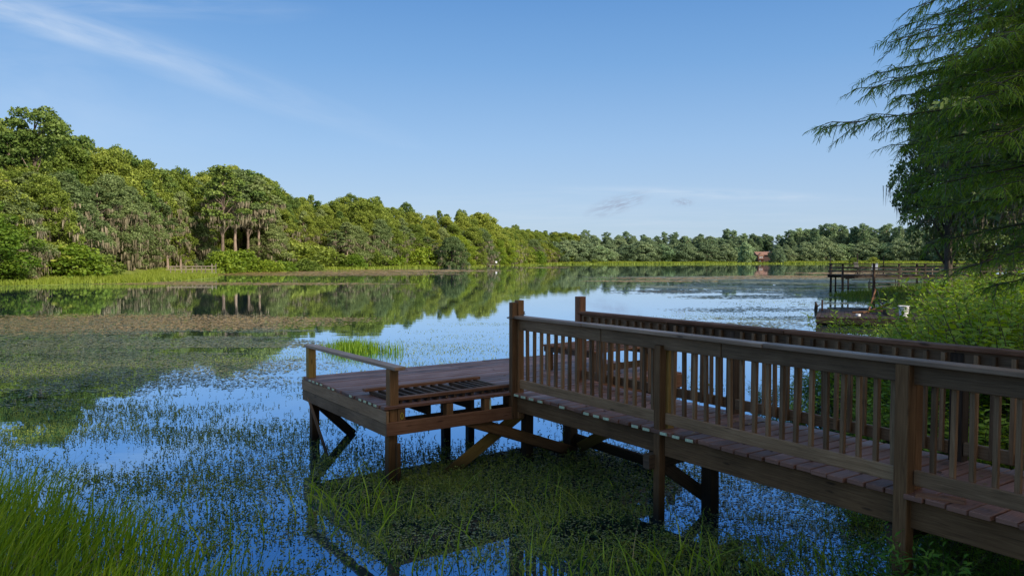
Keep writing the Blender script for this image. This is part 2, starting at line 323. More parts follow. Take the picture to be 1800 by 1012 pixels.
def make_terrain():
    na=420; rr=np.concatenate([[0.0],np.geomspace(.6,3500,300)])
    an=np.concatenate([np.linspace(-50,50,300),np.linspace(50,310,121)[1:]]); an=np.radians(an); na=len(an)
    A,Rr=np.meshgrid(an,rr); x=np.sin(A)*Rr; y=np.cos(A)*Rr; z=ground(x,y)+ (fbm(x*1.3,y*1.3,5)-.5)*.08
    co_=np.stack([x,y,z],-1).reshape(-1,3); i,j=np.meshgrid(np.arange(len(rr)-1),np.arange(na-1),indexing='ij')
    q=np.stack([i*na+j,i*na+j+1,(i+1)*na+j+1,(i+1)*na+j],-1).reshape(-1,4)
    m,nt,out=newmat('ground_soil_and_grass'); L=nt.links.new
    ge=N(nt,'ShaderNodeNewGeometry'); n=N(nt,'ShaderNodeTexNoise'); n.inputs['Scale'].default_value=.7; n.inputs['Detail'].default_value=8; L(ge.outputs['Position'],n.inputs['Vector'])
    n2=N(nt,'ShaderNodeTexNoise'); n2.inputs['Scale'].default_value=9; n2.inputs['Detail'].default_value=6; L(ge.outputs['Position'],n2.inputs['Vector'])
    sp=N(nt,'ShaderNodeSeparateXYZ'); L(ge.outputs['Position'],sp.inputs[0])
    # bright sedge on the low flats beyond the near bank, leaf litter and dark grass elsewhere
    far=N(nt,'ShaderNodeMapRange'); far.inputs[1].default_value=45; far.inputs[2].default_value=65; L(sp.outputs[1],far.inputs[0])
    low=N(nt,'ShaderNodeMapRange'); low.inputs[1].default_value=1.3; low.inputs[2].default_value=.7; L(sp.outputs[2],low.inputs[0])
    mu=N(nt,'ShaderNodeMath',operation='MULTIPLY'); L(far.outputs[0],mu.inputs[0]); L(low.outputs[0],mu.inputs[1])
    c1=ramp(nt,[(.3,(.018,.022,.010)),(.55,(.035,.05,.014)),(.75,(.06,.055,.03))]); L(n2.outputs[0],c1.inputs[0])
    c2=ramp(nt,[(.3,(.15,.19,.035)),(.6,(.23,.27,.05)),(.8,(.28,.27,.09))]); L(n.outputs[0],c2.inputs[0])
    mx=N(nt,'ShaderNodeMix',data_type='RGBA'); L(mu.outputs[0],mx.inputs[0]); L(c1.outputs[0],mx.inputs[6]); L(c2.outputs[0],mx.inputs[7])
    b=N(nt,'ShaderNodeBsdfPrincipled'); b.inputs['Roughness'].default_value=.9; b.inputs['Specular IOR Level'].default_value=.1; L(mx.outputs[2],b.inputs['Base Color'])
    bp=N(nt,'ShaderNodeBump'); bp.inputs['Distance'].default_value=.05; L(n2.outputs[0],bp.inputs['Height']); L(bp.outputs[0],b.inputs['Normal'])
    L(b.outputs[0],out.inputs[0])
    tag(link('ground',fast_mesh('ground',co_,q,m,smooth=True)),kind='structure')
make_terrain()
def make_water():
    m,nt,out=newmat('lake_water'); L=nt.links.new
    ge=N(nt,'ShaderNodeNewGeometry')
    mp=N(nt,'ShaderNodeMapping'); mp.inputs['Scale'].default_value=(.35,1.0,1); L(ge.outputs['Position'],mp.inputs[0])
    n=N(nt,'ShaderNodeTexNoise'); n.inputs['Scale'].default_value=1.6; n.inputs['Detail'].default_value=3; L(mp.outputs[0],n.inputs['Vector'])
    n3=N(nt,'ShaderNodeTexNoise'); n3.inputs['Scale'].default_value=.09; n3.inputs['Detail'].default_value=3; L(mp.outputs[0],n3.inputs['Vector'])
    b=N(nt,'ShaderNodeBsdfGlossy'); df=N(nt,'ShaderNodeBsdfDiffuse'); df.inputs[0].default_value=(.004,.008,.008,1); ad=N(nt,'ShaderNodeAddShader')
    fr=N(nt,'ShaderNodeFresnel'); fr.inputs[0].default_value=1.333
    # Fresnel reflectance; sky blue painted into the steep reflections
    cr=ramp(nt,[(.0,(.03,.06,.10)),(.10,(.19,.34,.52)),(.27,(.42,.61,.82)),(.55,(.72,.84,.97)),(.9,(.93,.96,1))]); L(fr.outputs[0],cr.inputs[0]); L(cr.outputs[0],b.inputs[0])
    rr=ramp(nt,[(.45,(.012,)*3),(.7,(.05,)*3)]); L(n3.outputs[0],rr.inputs[0]); L(rr.outputs[0],b.inputs['Roughness'])
    bp=N(nt,'ShaderNodeBump'); bp.inputs['Strength'].default_value=.25; bp.inputs['Distance'].default_value=.006; L(n.outputs[0],bp.inputs['Height']); L(bp.outputs[0],b.inputs['Normal'])
    L(b.outputs[0],ad.inputs[0]); L(df.outputs[0],ad.inputs[1]); L(ad.outputs[0],out.inputs[0])
    nq=48; co_=[(0,200,0)]; 
    for k in range(nq): co_.append((math.cos(2*math.pi*k/nq)*900,200+math.sin(2*math.pi*k/nq)*900,0))
    q=[(0,1+k,1+(k+1)%nq) for k in range(nq)]
    tag(link('lake_water',fast_mesh('lake_water',co_,q,m)),kind='structure')
make_water()

# ------------------------------------------------------------------ the pier
A_=R(124.2); P0=(0.05,9.5875); UX=(math.cos(A_),math.sin(A_)); VX=(UX[1],-UX[0])
def uvw(u,v): return (P0[0]+u*UX[0]+v*VX[0], P0[1]+u*UX[1]+v*VX[1])
def P(u,v,z): return (u,-v,z)
DZ=.9
pier=empty('wooden_pier',(P0[0],P0[1],0),A_)
tag(pier,'weathered wooden pier with baluster railings and square end platform standing over weedy water','pier')
def railing(v0,side,us,uend,name_lab):
    "side -1: boards face the camera side (near railing), +1: far railing"
    rb=MB(); o=side
    bbv=v0+.075*(-side) if side<0 else v0-.03
    face=v0+ (.03 if side<0 else -.03)         # plane of the horizontal boards
    bal=face + (.045 if side<0 else -.045)
    u0=us[0]-(.05 if side<0 else .06)
    # top boards, in lengths
    tb=MB(); ln=[u0, (us[0]+us[1])/2-.35, us[1]-.75, us[2]+.02, us[3], uend]
    for i in range(len(ln)-1): tb.bar(P(ln[i]-.004,face+.001*i,DZ+.855-.004*(i%2)),P(ln[i+1]+.004,face+.001*i,DZ+.852+.003*(i%3)),.038,.14)
    root=tb.build('railing',M['rail'],pier,bevel=.005); root['label']=name_lab
    bb=MB()
    for i in range(3):
        bb.bar(P(us[i]-.06,face+.002*i,DZ+.11),P(us[i+1]+.06,face-.002*i,DZ+.11-.004*i),.038,.11)
    bb.bar(P(us[3]-.06,face,DZ+.11),P(uend,face,DZ+.11),.038,.125)
    bb.build('bottom_board',M['rail'],root,bevel=.005)
    cp=MB(); cl=[us[0]-.03 if side<0 else us[0]-.04,-1.35 if side<0 else -3.1,-3.75 if side<0 else -5.6,-6.4,uend]; 
    cv=face-(.02 if side<0 else .005)
    for i in range(len(cl)-1):
        dz=.0 if i!=1 else .002
        cp.bar(P(cl[i]-.002,cv+random.uniform(-.004,.004),DZ+.945+dz),P(cl[i+1]+.002,cv+random.uniform(-.004,.004),DZ+.945-dz),.14,.038)
    cp.build('rail_cap',M['cap'] if side<0 else M['red'],root,bevel=.006)
    u=us[0]-.15; k=0
    while u>uend+.05:
        if min(abs(u-q) for q in us)>.075:
            b=MB(); l=random.uniform(-.012,.012)
            b.bar(P(u,bal,DZ+.065+random.uniform(-.01,.01)),P(u+l,bal+random.uniform(-.003,.003),DZ+.90),.036,.036,up=(1,0,0))
            b.build('baluster',M['rail'],root,bevel=.003 if k<60 else 0)
        u-=.137+random.uniform(-.008,.008); k+=1
    return root
railing(0,-1,[0,-2.5,-4.95,-7.4],-8.8,'near railing with grey boards and cap')
railing(1.22,1,[.2,-2.39,-4.74,-7.2],-8.8,'far railing with reddish cap board')
def onepost(u,v,z0,z1,w=.09,mat='frame',lean=(0,0),bev=.006,d=None):
    b=MB(); b.post(u,-v,z0,z1,w,d,lean=lean); return b.build('post',M[mat],pier,bevel=bev)
onepost(.0,-.045,DZ-.33,DZ+1.13,.075,lean=(0,0)); onepost(-.005,.045,DZ-.33,DZ+1.155,.09,'frame',bev=.006)
onepost(.2,1.2,DZ-.35,DZ+1.16,.11,'red')
onepost(-2.5,.0,-.8,DZ+.83,.085,'frame'); onepost(-2.5,.115,DZ-.02,DZ+.83,.09,'yellow')
onepost(-4.95,-.0,-.8,DZ+.925,.105,'frame'); onepost(-4.93,.14,DZ-.02,DZ+.83,.10,'frame')
onepost(-7.4,.0,-.8,DZ+.9,.12,'frame')
for u_ in (-2.39,-4.74,-7.2): onepost(u_,1.22,-.8 if u_<-3 else DZ-.3,DZ+.9,.11,'old')
# under the deck
for u_,v_,w_ in ((2.62,-1.68,.11),(.1,-1.68,.11),(.15,.27,.12),(.12,1.0,.13),(2.6,2.88,.11),(.1,2.88,.11),(1.83,.02,.11),(2.6,.9,.11),(-1.2,1.22,.11),(-2.62,.62,.13),(-4.8,1.15,.12)):
    onepost(u_,v_,-.8,DZ-.06,w_,'frame' if v_<0 else 'old',lean=(random.uniform(-.02,.02),random.uniform(-.02,.02)))
onepost(.02,-1.62,-.8,.47,.05,'frame')
onepost(2.65,-1.70,DZ-.3,DZ+.42,.11,'yellow'); onepost(.08,-1.66,DZ-.33,DZ+.42,.11,'frame')
hb=MB(); hb.bar(P(2.74,-1.70,DZ+.44),P(-.10,-1.645,DZ+.44),.14,.038); hb.build('hand_rail',M['cap'],pier,bevel=.005)
# decks
dk=MB(); u=2.78
while u>.09:
    w_=.133; dk.bar(P(u-w_/2,-1.78+random.uniform(-.012,.012),DZ-.019+random.uniform(-.002,.002)),P(u-w_/2,1.22+random.uniform(-.003,0),DZ-.019+random.uniform(-.002,.002)),w_,.036)
    dk.bar(P(u-w_/2,1.224,DZ-.019+random.uniform(-.002,.002)),P(u-w_/2,3.0+random.uniform(-.012,.012),DZ-.019),w_,.036)
    u-=.1455
dk.bar(P(.045,-1.80,DZ-.010),P(.045,.02,DZ-.012),.11,.036)
dk.build('platform_deck',M['deck'],pier,bevel=.004)
wk=MB(); u=-.02; k=0
while u>-9.0:
    w_=.137; j=random.uniform(-.03,.012)
    wk.bar(P(u-w_/2,-.035+j,DZ-.019+random.uniform(-.002,.003)),P(u-w_/2+random.uniform(-.004,.004),1.30+random.uniform(-.03,.03),DZ-.019+random.uniform(-.003,.002)),w_,.038)
    u-=.149+random.uniform(-.001,.003); k+=1
wk.build('walkway_deck',M['deck'],pier,bevel=.005)
sb=MB(); sb.bar(P(-5.05,-.02,DZ+.004),P(-5.33,.10,DZ+.008),.10,.022,up=(.02,0,1)); sb.build('broken_board',M['red'],pier)
bm=MB()
for v_ in (.02,.60,1.17):
    bm.bar(P(.3,v_,DZ-.14),P(-2.52,v_,DZ-.14),.045,.20); bm.bar(P(-2.56,v_+.012,DZ-.15),P(-9.0,v_+.012,DZ-.15),.045,.215)
bm.build('stringer',M['frame'],pier,bevel=.005)
fr=MB()
fr.bar(P(.0,-1.78,DZ-.25),P(.0,.12,DZ-.25),.045,.15); fr.build('front_beam',M['red'],pier,bevel=.005)
fr=MB(); fr.bar(P(.03,1.0,DZ-.12),P(.03,3.0,DZ-.12),.045,.19); fr.build('front_beam',M['red'],pier,bevel=.005)
lf=MB(); lf.bar(P(2.80,-1.765,DZ-.115),P(-.02,-1.765,DZ-.115),.04,.145); lf.bar(P(2.79,-1.76,DZ-.262),P(-.015,-1.76,DZ-.262),.04,.145)
lf.build('side_beam',M['rail'],pier,bevel=.005)
class _J:
    def bar(self,*a,**k):
        b=MB(); b.bar(*a,**k); b.build('joist',M['old'],pier)
ot=_J(); ot.bar(P(2.76,-1.72,DZ-.14),P(2.76,2.98,DZ-.14),.045,.2); ot.bar(P(2.74,2.96,DZ-.14),P(.05,2.96,DZ-.14),.045,.2)
for v_ in (-1.15,-.55,1.8,2.4): ot.bar(P(2.7,v_,DZ-.105),P(.14,v_,DZ-.105),.04,.14)
ot.bar(P(1.45,-1.70,DZ-.26),P(1.45,2.9,DZ-.26),.09,.14); ot.bar(P(.2,-1.70,DZ-.25),P(.2,2.9,DZ-.25),.045,.14)
ot.bar(P(-2.44,-.12,DZ-.32),P(-2.44,1.3,DZ-.32),.085,.14); ot.bar(P(-4.87,-.0,DZ-.34),P(-4.87,1.3,DZ-.34),.085,.14)
bl=MB()
for v_ in (-1.58,-.95,-.42):
    bl=MB(); bl.bar(P(.045,v_,DZ-.18),P(.045,v_,DZ-.035),.09,.09,up=(1,0,0)); bl.build('support_block',M['frame'],pier)
ym=MB(); pts=[P(-.004+0.0,-1.58+.016*math.cos(t),DZ-.115+.036*math.sin(t)) for t in np.linspace(0,2*math.pi,13)]; ym.tube(pts,.003,5); ym.build('crayon_mark',M['yellowpaint'],pier)
wm=MB(); wm.bar(P(-.002,-.385,DZ-.17),P(-.002,-.385,DZ-.05),.012,.02,up=(0,1,0)); wm.build('paint_mark',M['paint'],pier)
for a,b,m_ in ((P(.16,-1.05,-.12),P(.16,.42,.72),'yellow'),(P(.04,-.80,.66),P(.06,1.02,-.02),'frame'),(P(.02,1.05,.05),P(-1.15,.95,.68),'yellow'),(P(.25,1.0,.18),P(-1.35,1.28,.06),'old'),
    (P(2.60,-1.75,.58),P(1.72,-1.80,-.08),'rail'),(P(2.70,-1.62,.55),P(2.70,-1.05,-.02),'old'),(P(-2.46,.03,.56),P(-2.50,.70,.10),'old'),(P(1.5,-1.5,.5),P(1.6,-.2,.75),'old')):
    b_=MB(); b_.bar(a,b,.04,.14,up=(.3,0,1) if abs(a[1]-b[1])>.5 else (0,.3,1)); b_.build('brace',M[m_],pier,bevel=.005)
pm=MB()
for k in (-.10,-.25,-.42,-.60,-1.02,-1.45,-1.62,-1.78,-2.22,-2.38,-2.62,-2.78,-2.95): 
    pm=MB(); pm.bar(P(k+.045,-.066,DZ-.02),P(k-.045,-.066,DZ-.018),.008,.026,var=.6); pm.build('paint_mark',M['paint'],pier)
for k in range(18):
    if random.random()<.75: pm=MB(); pm.bar(P(2.74-k*.1455-.04,-1.794,DZ-.016),P(2.74-k*.1455+.03,-1.794,DZ-.016),.008,.024,var=.6); pm.build('paint_mark',M['paint'],pier)
rp=MB(); ring=[]
for t in np.linspace(0,2*math.pi,17):
    c,s=math.cos(t),math.sin(t); k=1/max(abs(c),abs(s)); ring.append(P(.0+.055*c*k,.0+.10*s*k,DZ+.96+.03*s))
rp.tube(ring,.006,6); rp.tube([P(-.03,.07,DZ+.985),P(-.05,.09,DZ+1.0),P(-.03,.11,DZ+1.01),P(-.01,.09,DZ+.99)],.007,6)
ro=rp.build('rope_loop',M['rope'],pier,smooth=True)

# railing sections lying loose on the platform
def loose(name,v0,v1,ua,ub,z,n,lab):
    x,y=uvw(0,0); r=empty(name,(x,y,0),A_); tag(r,lab,'railing section','loose railing sections lying on the deck')
    for uu,vv in ((ua,0),(ub,.0)):
        b=MB(); b.bar(P(uu,v0+vv,z),P(uu,v1+vv,z+.004),.09,.036); b.build('rail_board',M['red'],r,bevel=.004)
    for i in range(n):
        vv=v0+.10+(v1-v0-.16)*i/(n-1); b=MB(); b.bar(P(ua+.03,vv+random.uniform(-.01,.01),z-.037),P(ub-.03,vv+.02+random.uniform(-.01,.01),z-.037),.038,.038); b.build('baluster',M['old'],r,bevel=.003)
loose('railing_section',-1.66,-.53,.89,.14,DZ+.06,9,'loose railing section lying flat on the platform behind the short corner post')
loose('railing_section',-.52,.02,.92,.16,DZ+.062,5,'shorter loose railing section lying flat on the platform against the tall double post')
# slatted bench at the right end
bn=empty('slatted_bench',(*uvw(.9,2.1),DZ),A_+R(4)); tag(bn,'low slatted wooden bench on the right end of the pier platform','bench')
for i in range(9):
    b=MB(); b.bar((-.52+.13*i,-.62,.36+.002*(i%2)),(-.52+.13*i,.60,.36+.002*(i%3)),.075,.03); b.build('seat_slat',M['red'],bn,bevel=.003)
for s_ in (-1,1):
    b=MB(); b.bar((-.6,.52*s_,.31),(.6,.52*s_,.31),.04,.09); b.build('seat_beam',M['old'],bn)
    for t_ in (-1,1):
        b=MB(); b.post(.5*t_,.52*s_,0,.345,.085); b.build('leg',M['frame'],bn)
b=MB(); b.bar((-.5,.5,.12),(-.5,-.5,.12),.04,.09); b.build('stretcher',M['old'],bn)
onepost(.12,2.88,DZ-.1,DZ+.17,.10,'frame')

# ------------------------------------------------------------------ trees
def rdir(n):
    d=RNG.normal(size=(n,3)); return d/np.linalg.norm(d,axis=1,keepdims=True)
def leaf_quads(pos, nrm, size, aspect=1.4, var=None):
    n=len(pos); size=np.broadcast_to(size,(n,)).reshape(n,1)
    nrm=nrm/np.linalg.norm(nrm,axis=1,keepdims=True)
    t=np.cross(nrm,rdir(n)); t/=np.linalg.norm(t,axis=1,keepdims=True)+1e-9; b=np.cross(nrm,t)
    a=t*size*aspect; c=b*size; j=RNG.uniform(-.25,.25,(n,1))
    v=np.stack([pos-a, pos-c+a*j, pos+a, pos+c-a*j],1)
    return v.reshape(-1,3)
def crown_mesh(name, lobes, q, size, mat, flat=1.0, inner=.6, upb=.35):
    ps=[];ns=[];vs=[];ss=[]
    for (x,y,z,rx,rz) in lobes:
        n=int(q*(rx/2.0)**1.6*max(.35,rz/rx)**.5); d=rdir(int(n*1.5)); d=d[(d[:,2]>-.35)|(RNG.random(len(d))<.25)][:n]; n=len(d)
        bump=.70+.62*vnoise(np.arctan2(d[:,1],d[:,0])*2.6+x*3,d[:,2]*3.6+y*3,z)
        r=(inner+(1-inner)*RNG.random(n)**.45)*bump
        p=np.array([x,y,z])+d*r[:,None]*np.array([rx,rx,rz])
        ps.append(p); ns.append(d*.55+rdir(n)*.9+np.array([0,0,upb*.6])); ss.append(size*RNG.uniform(.55,1.25,n))
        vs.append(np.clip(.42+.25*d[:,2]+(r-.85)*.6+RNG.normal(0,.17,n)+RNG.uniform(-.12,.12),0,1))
    p=np.concatenate(ps); nn=np.concatenate(ns); v=np.concatenate(vs); s=np.concatenate(ss)
    co_=leaf_quads(p,nn,s)
    return fast_mesh(name,co_,np.arange(len(co_)).reshape(-1,4),mat,var=v)
def limbs_mesh(name, trunk, lobes, r0, mat, nl=14, start=.3):
    b=MB(); pts=trunk; m=len(pts)
    b.tube(pts,[r0*(1.25 if i==0 else 1)*(1-.72*i/(m-1)) for i in range(m)],8)
    for k,(x,y,z,rx,rz) in enumerate(lobes[:nl]):
        zt=max(pts[0][2]+.5, z-abs(rz)-random.uniform(.8,2.6)); zt=min(zt,pts[-1][2]*.96)
        i=max(0,min(m-2,next((i for i in range(m-1) if pts[i+1][2]>=zt),m-2)))
        f=(zt-pts[i][2])/max(.01,pts[i+1][2]-pts[i][2]); s=Vector(pts[i]).lerp(Vector(pts[i+1]),max(0,min(1,f)))
        e=Vector((x,y,z)); mid=s.lerp(e,.5)+Vector((random.uniform(-.3,.3),random.uniform(-.3,.3),.35)); rr=r0*.34
        b.tube([s,mid,e],[rr,rr*.6,rr*.2],5)
    me=fast_mesh(name,[tuple(p) for p in b.v],b.f,mat,b.uv,b.var,True); return me
def moss_mesh(name, lobes, per, mat, lmin=.5,lmax=2.1,w=.085):
    vs=[];va=[]
    for (x,y,z,rx,rz) in lobes:
        for c in range(per):
            a=RNG.uniform(0,6.28); rr=rx*RNG.uniform(.35,1.02); cx=x+math.cos(a)*rr; cy=y+math.sin(a)*rr
            cz=z-rz*RNG.uniform(.0,.75); L_=RNG.uniform(lmin,lmax)
            for k in range(RNG.integers(7,14)):
                px=cx+RNG.normal(0,.2); py=cy+RNG.normal(0,.2); l=L_*RNG.uniform(.4,1); aa=RNG.uniform(0,3.14); ww=w*RNG.uniform(.4,1)
                dx,dy=math.cos(aa)*ww,math.sin(aa)*ww; sw=RNG.normal(0,.06,2)
                vs+= [(px-dx,py-dy,cz),(px+dx,py+dy,cz),(px+dx*.8+sw[0],py+dy*.8+sw[1],cz-l*.55),(px-dx*.8+sw[0],py-dy*.8,cz-l*.5),
                      (px-dx*.8+sw[0],py-dy*.8,cz-l*.5),(px+dx*.8+sw[0],py+dy*.8+sw[1],cz-l*.55),(px+sw[0]*2+dx*.15,py+dy*.15,cz-l),(px+sw[0]*2,py,cz-l)]
                q=RNG.uniform(0,1); va+=[q,q*.8]
    co_=np.array(vs); return fast_mesh(name,co_,np.arange(len(co_)).reshape(-1,4),mat,var=va)
def oak_lobes(H,Rw,low,n,rmin=1.2,rmax=2.3,prof=.5):
    L_=[]
    for i in range(n):
        t=(i+.5)/n; t=low+(1-low)*t; a=i*2.4+random.uniform(-.5,.5)
        w=math.sin(math.pi*min(1,max(0,(t-low)/(1-low))*.80+.17))**.75
        rho=Rw*w*random.uniform(.45,.88) ; rx=random.uniform(rmin,rmax)*(.75+.35*w)
        L_.append((math.cos(a)*rho,math.sin(a)*rho,H*t-rx*.5+random.uniform(-.3,.3),rx,rx*random.uniform(.62,.95)))
    L_.append((0,0,H*.9-.6,rmax*.9,rmax*.55)); L_.append((.3,.2,H*.62,Rw*.5,H*.15)); return L_
PROTO={}
def proto(key, crown, trunk, moss=None): PROTO[key]=(crown,trunk,moss)
def mk_oak(key,H,Rw,low,n,q,size,mat,moss=0,bark='bark',r0=.32,**kw):
    lb=oak_lobes(H,Rw,low,n,**kw); tr=[(0,0,-.4),(random.uniform(-.2,.2),.1,H*.25),(random.uniform(-.5,.5),random.uniform(-.4,.4),H*.55),(random.uniform(-.6,.6),0,H*.85)]
    proto(key,crown_mesh('crown',lb,q,size,M[mat]),limbs_mesh('trunk',tr,lb[::2],r0,M[bark]),moss_mesh('hanging_moss',lb[:int(n*.75)],moss,M['moss']) if moss else None)
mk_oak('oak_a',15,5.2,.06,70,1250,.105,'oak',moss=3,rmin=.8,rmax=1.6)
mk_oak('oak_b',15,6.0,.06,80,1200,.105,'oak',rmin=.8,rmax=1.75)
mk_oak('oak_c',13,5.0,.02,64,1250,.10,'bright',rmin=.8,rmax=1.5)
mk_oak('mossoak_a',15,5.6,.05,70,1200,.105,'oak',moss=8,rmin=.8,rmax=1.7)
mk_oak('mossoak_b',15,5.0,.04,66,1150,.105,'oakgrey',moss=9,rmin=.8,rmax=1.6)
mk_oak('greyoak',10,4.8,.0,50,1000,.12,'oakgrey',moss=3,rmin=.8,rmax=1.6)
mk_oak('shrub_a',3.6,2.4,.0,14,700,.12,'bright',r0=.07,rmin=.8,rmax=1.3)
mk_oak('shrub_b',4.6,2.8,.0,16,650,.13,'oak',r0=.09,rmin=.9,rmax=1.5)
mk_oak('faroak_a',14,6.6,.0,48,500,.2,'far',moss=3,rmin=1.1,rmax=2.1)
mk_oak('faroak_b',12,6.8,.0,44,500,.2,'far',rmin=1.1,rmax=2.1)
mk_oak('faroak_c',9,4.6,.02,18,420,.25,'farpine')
def mk_pine(key,H,n,spread,low,q,size,mat,bark='pinebark',moss=0,r0=.28,top=False):
    lb=[]
    for i in range(n):
        t=low+(1-low)*((i+.6)/n); a=i*2.4+random.uniform(-.4,.4)
        w=(math.sin(math.pi*min(1,(t-low)/(1-low)*.72+.28))**.6) if not top else (.55+.45*((t-low)/(1-low))**.6)
        rho=spread*w*random.uniform(.25,1.0); rx=random.uniform(.8,1.5)*(1.15 if top else .95)
        lb.append((math.cos(a)*rho,math.sin(a)*rho,H*t-.3,rx,rx*random.uniform(.45,.75)))
    tr=[(0,0,-.4),(.1,.05,H*.3),(random.uniform(-.3,.3),.1,H*.6),(random.uniform(-.35,.35),.1,H*.95)]
    proto(key,crown_mesh('crown',lb,q,size,M[mat],inner=.3,upb=.5),limbs_mesh('trunk',tr,lb,r0,M[bark],nl=n),moss_mesh('hanging_moss',lb[:n//2],moss,M['moss'],lmax=1.6) if moss else None)
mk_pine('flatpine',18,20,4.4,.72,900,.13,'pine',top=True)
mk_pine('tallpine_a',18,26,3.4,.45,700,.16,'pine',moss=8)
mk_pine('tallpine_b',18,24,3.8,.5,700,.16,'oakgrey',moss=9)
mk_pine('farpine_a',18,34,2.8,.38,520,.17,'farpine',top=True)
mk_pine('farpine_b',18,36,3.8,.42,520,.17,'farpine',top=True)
def tree(key,name,x,y,H,label,cat='tree',group=None,wide=1.0,rz=None,z=None):
    base={'oak_a':15,'oak_b':15,'oak_c':13,'mossoak_a':15,'mossoak_b':15,'greyoak':10,'shrub_a':3.6,'shrub_b':4.6,'faroak_a':14,'faroak_b':12,'faroak_c':9,'darkoak':16,'darkoak_b':14}.get(key,18)
    s=H/base; z=float(ground(np.array([x]),np.array([y]))[0]) if z is None else z
    r=empty(name,(x,y,z-.05),random.uniform(0,6.28) if rz is None else rz); r.scale=(s*wide,s*wide,s)
    c,t,m=PROTO[key]; link('crown',c,r); link('trunk',t,r)
    if m: link('hanging_moss',m,r)
    tag(r,label,cat,group); return r
_T=['twenty','thirty','forty','fifty','sixty','seventy']
ORD=['first','second','third','fourth','fifth','sixth','seventh','eighth','ninth','tenth','eleventh','twelfth','thirteenth','fourteenth','fifteenth','sixteenth','seventeenth','eighteenth','nineteenth','twentieth']+['twenty-'+w for w in ('first','second','third','fourth','fifth','sixth','seventh','eighth','ninth')]+['thirtieth']+[t+'-'+w for t in ('thirty','forty','fifty') for w in ('first','second','third','fourth','fifth','sixth','seventh','eighth','ninth','tenth')]
SKY=[(-600,230),(-300,215),(-60,235),(0,222),(30,235),(150,248),(215,268),(290,300),(340,312),(380,300),(430,298),(470,318),(500,345),(560,355),(640,350),(700,368),(760,378),(840,380),(880,400),(960,408),(1040,415),(1160,416),(1290,416),(1380,414),(1430,404),(1500,404),(1570,398),(1700,400),(2100,398)]
def skyline(px): return float(np.interp(px,[a for a,b in SKY],[b for a,b in SKY]))
def along(path,step):
    "points every step metres with outward (land side) normals"
    out=[];acc=0
    for i in range(len(path)-1):
        a=np.array(path[i]);b=np.array(path[i+1]);l=np.linalg.norm(b-a);d=(b-a)/l;n=np.array([-d[1],d[0]])
        while acc<l: out.append((a+d*acc,n)); acc+=step*random.uniform(.8,1.2)
        acc-=l
    return out
trees=[]   # (px, row, key, name, x, y, H, wide)
pl=[(-74,36),(-64,55),W(0,503),W(130,499),W(300,483),W(430,476),W(560,474.5),W(700,472),W(830,469),W(900,466.5),W(960,464.8),W(1010,464.4)]
def rowtrees(path,step,offs,rows,keys,far=False):
    for off,row,f0,f1 in zip(offs,rows,[.5,.66,.86,.98],[.78,.9,1.0,1.04]):
        for (p,n) in along(path,step*(1.0 if row!='front' else .85)):
            rad=p/np.linalg.norm(p); wf=1.0 if far else min(1,max(0,(p[1]-140)/90)); n=n*(1-wf)+rad*wf; n=n/np.linalg.norm(n)
            o=off+random.uniform(-1.5,1.5); x,y=p+n*(float(marsh_w(*p))+o)
            px=CX+F*x/max(y,1)
            if px<-700 or px>2150: continue
            g=float(ground(np.array([x]),np.array([y]))[0])
            Hm=CAMZ+(YH-skyline(px))/F*y-g
            if not far and 378<px<468 and row in ('front','second'): continue
            if far and 1308<px<1372 and row in('front','second'): continue
            if not far and y<40: Hm=min(Hm,15)
            H=Hm*random.uniform(f0,f1)
            k=random.choice(keys[row])
            if k=='shrub_b': H=min(H,random.uniform(4.2,6))
            trees.append((px,row,k,x,y,H,random.uniform(.85,1.15)*(1.15 if row=='front' else .95)*max(1,min(1.35,12/H))))
rowtrees(pl,5.2,[2.5,8,16,26],['front','second','third','back'],
  {'front':['oak_c','mossoak_b','oak_a','shrub_b','mossoak_b','mossoak_a','tallpine_b'],'second':['mossoak_a','mossoak_b','oak_b','mossoak_a','tallpine_b'],'third':['oak_a','oak_b','mossoak_a'],'back':['oak_b','oak_a','tallpine_a','oak_b']})
pf=[W(975,464.6),W(1100,464.2),W(1300,463.8),W(1480,463.2),W(1640,463.5),(190,318)]
rowtrees(pf,5.6,[3,16,30,44],['front','second','third','back'],
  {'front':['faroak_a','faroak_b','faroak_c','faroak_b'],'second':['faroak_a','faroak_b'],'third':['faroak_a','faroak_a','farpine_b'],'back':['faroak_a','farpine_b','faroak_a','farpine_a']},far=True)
KIND={'oak_a':('broadleaf_tree','dense green tree'),'oak_b':('broadleaf_tree','broad green tree'),'oak_c':('bright_tree','yellow-green tree'),'mossoak_a':('mossy_oak','green moss-draped oak'),
 'mossoak_b':('mossy_oak','grey-green mossy oak'),'shrub_b':('shore_bush','round green bush'),'tallpine_a':('mossy_pine','tall mossy pine'),'tallpine_b':('mossy_pine','pale-trunked mossy pine'),'faroak_a':('live_oak','wide live oak'),'faroak_b':('live_oak','low live oak'),'faroak_c':('small_tree','pale small tree'),
 'farpine_a':('pine_tree','slender pine'),'farpine_b':('pine_tree','bushy-topped pine')}
REG=[(-9999,0,'beyond the left edge'),(0,300,'left of the railed dock'),(300,600,'right of the railed dock'),(600,870,'left of the tiny dock'),(870,975,'right of the tiny dock'),(975,1340,'far shore left of house'),(1340,1490,'far shore right of house'),(1490,9999,'behind the fishing pier')]
ROWW={'front':'front row','second':'second row','third':'third row','back':'backmost row'}
cnt={}
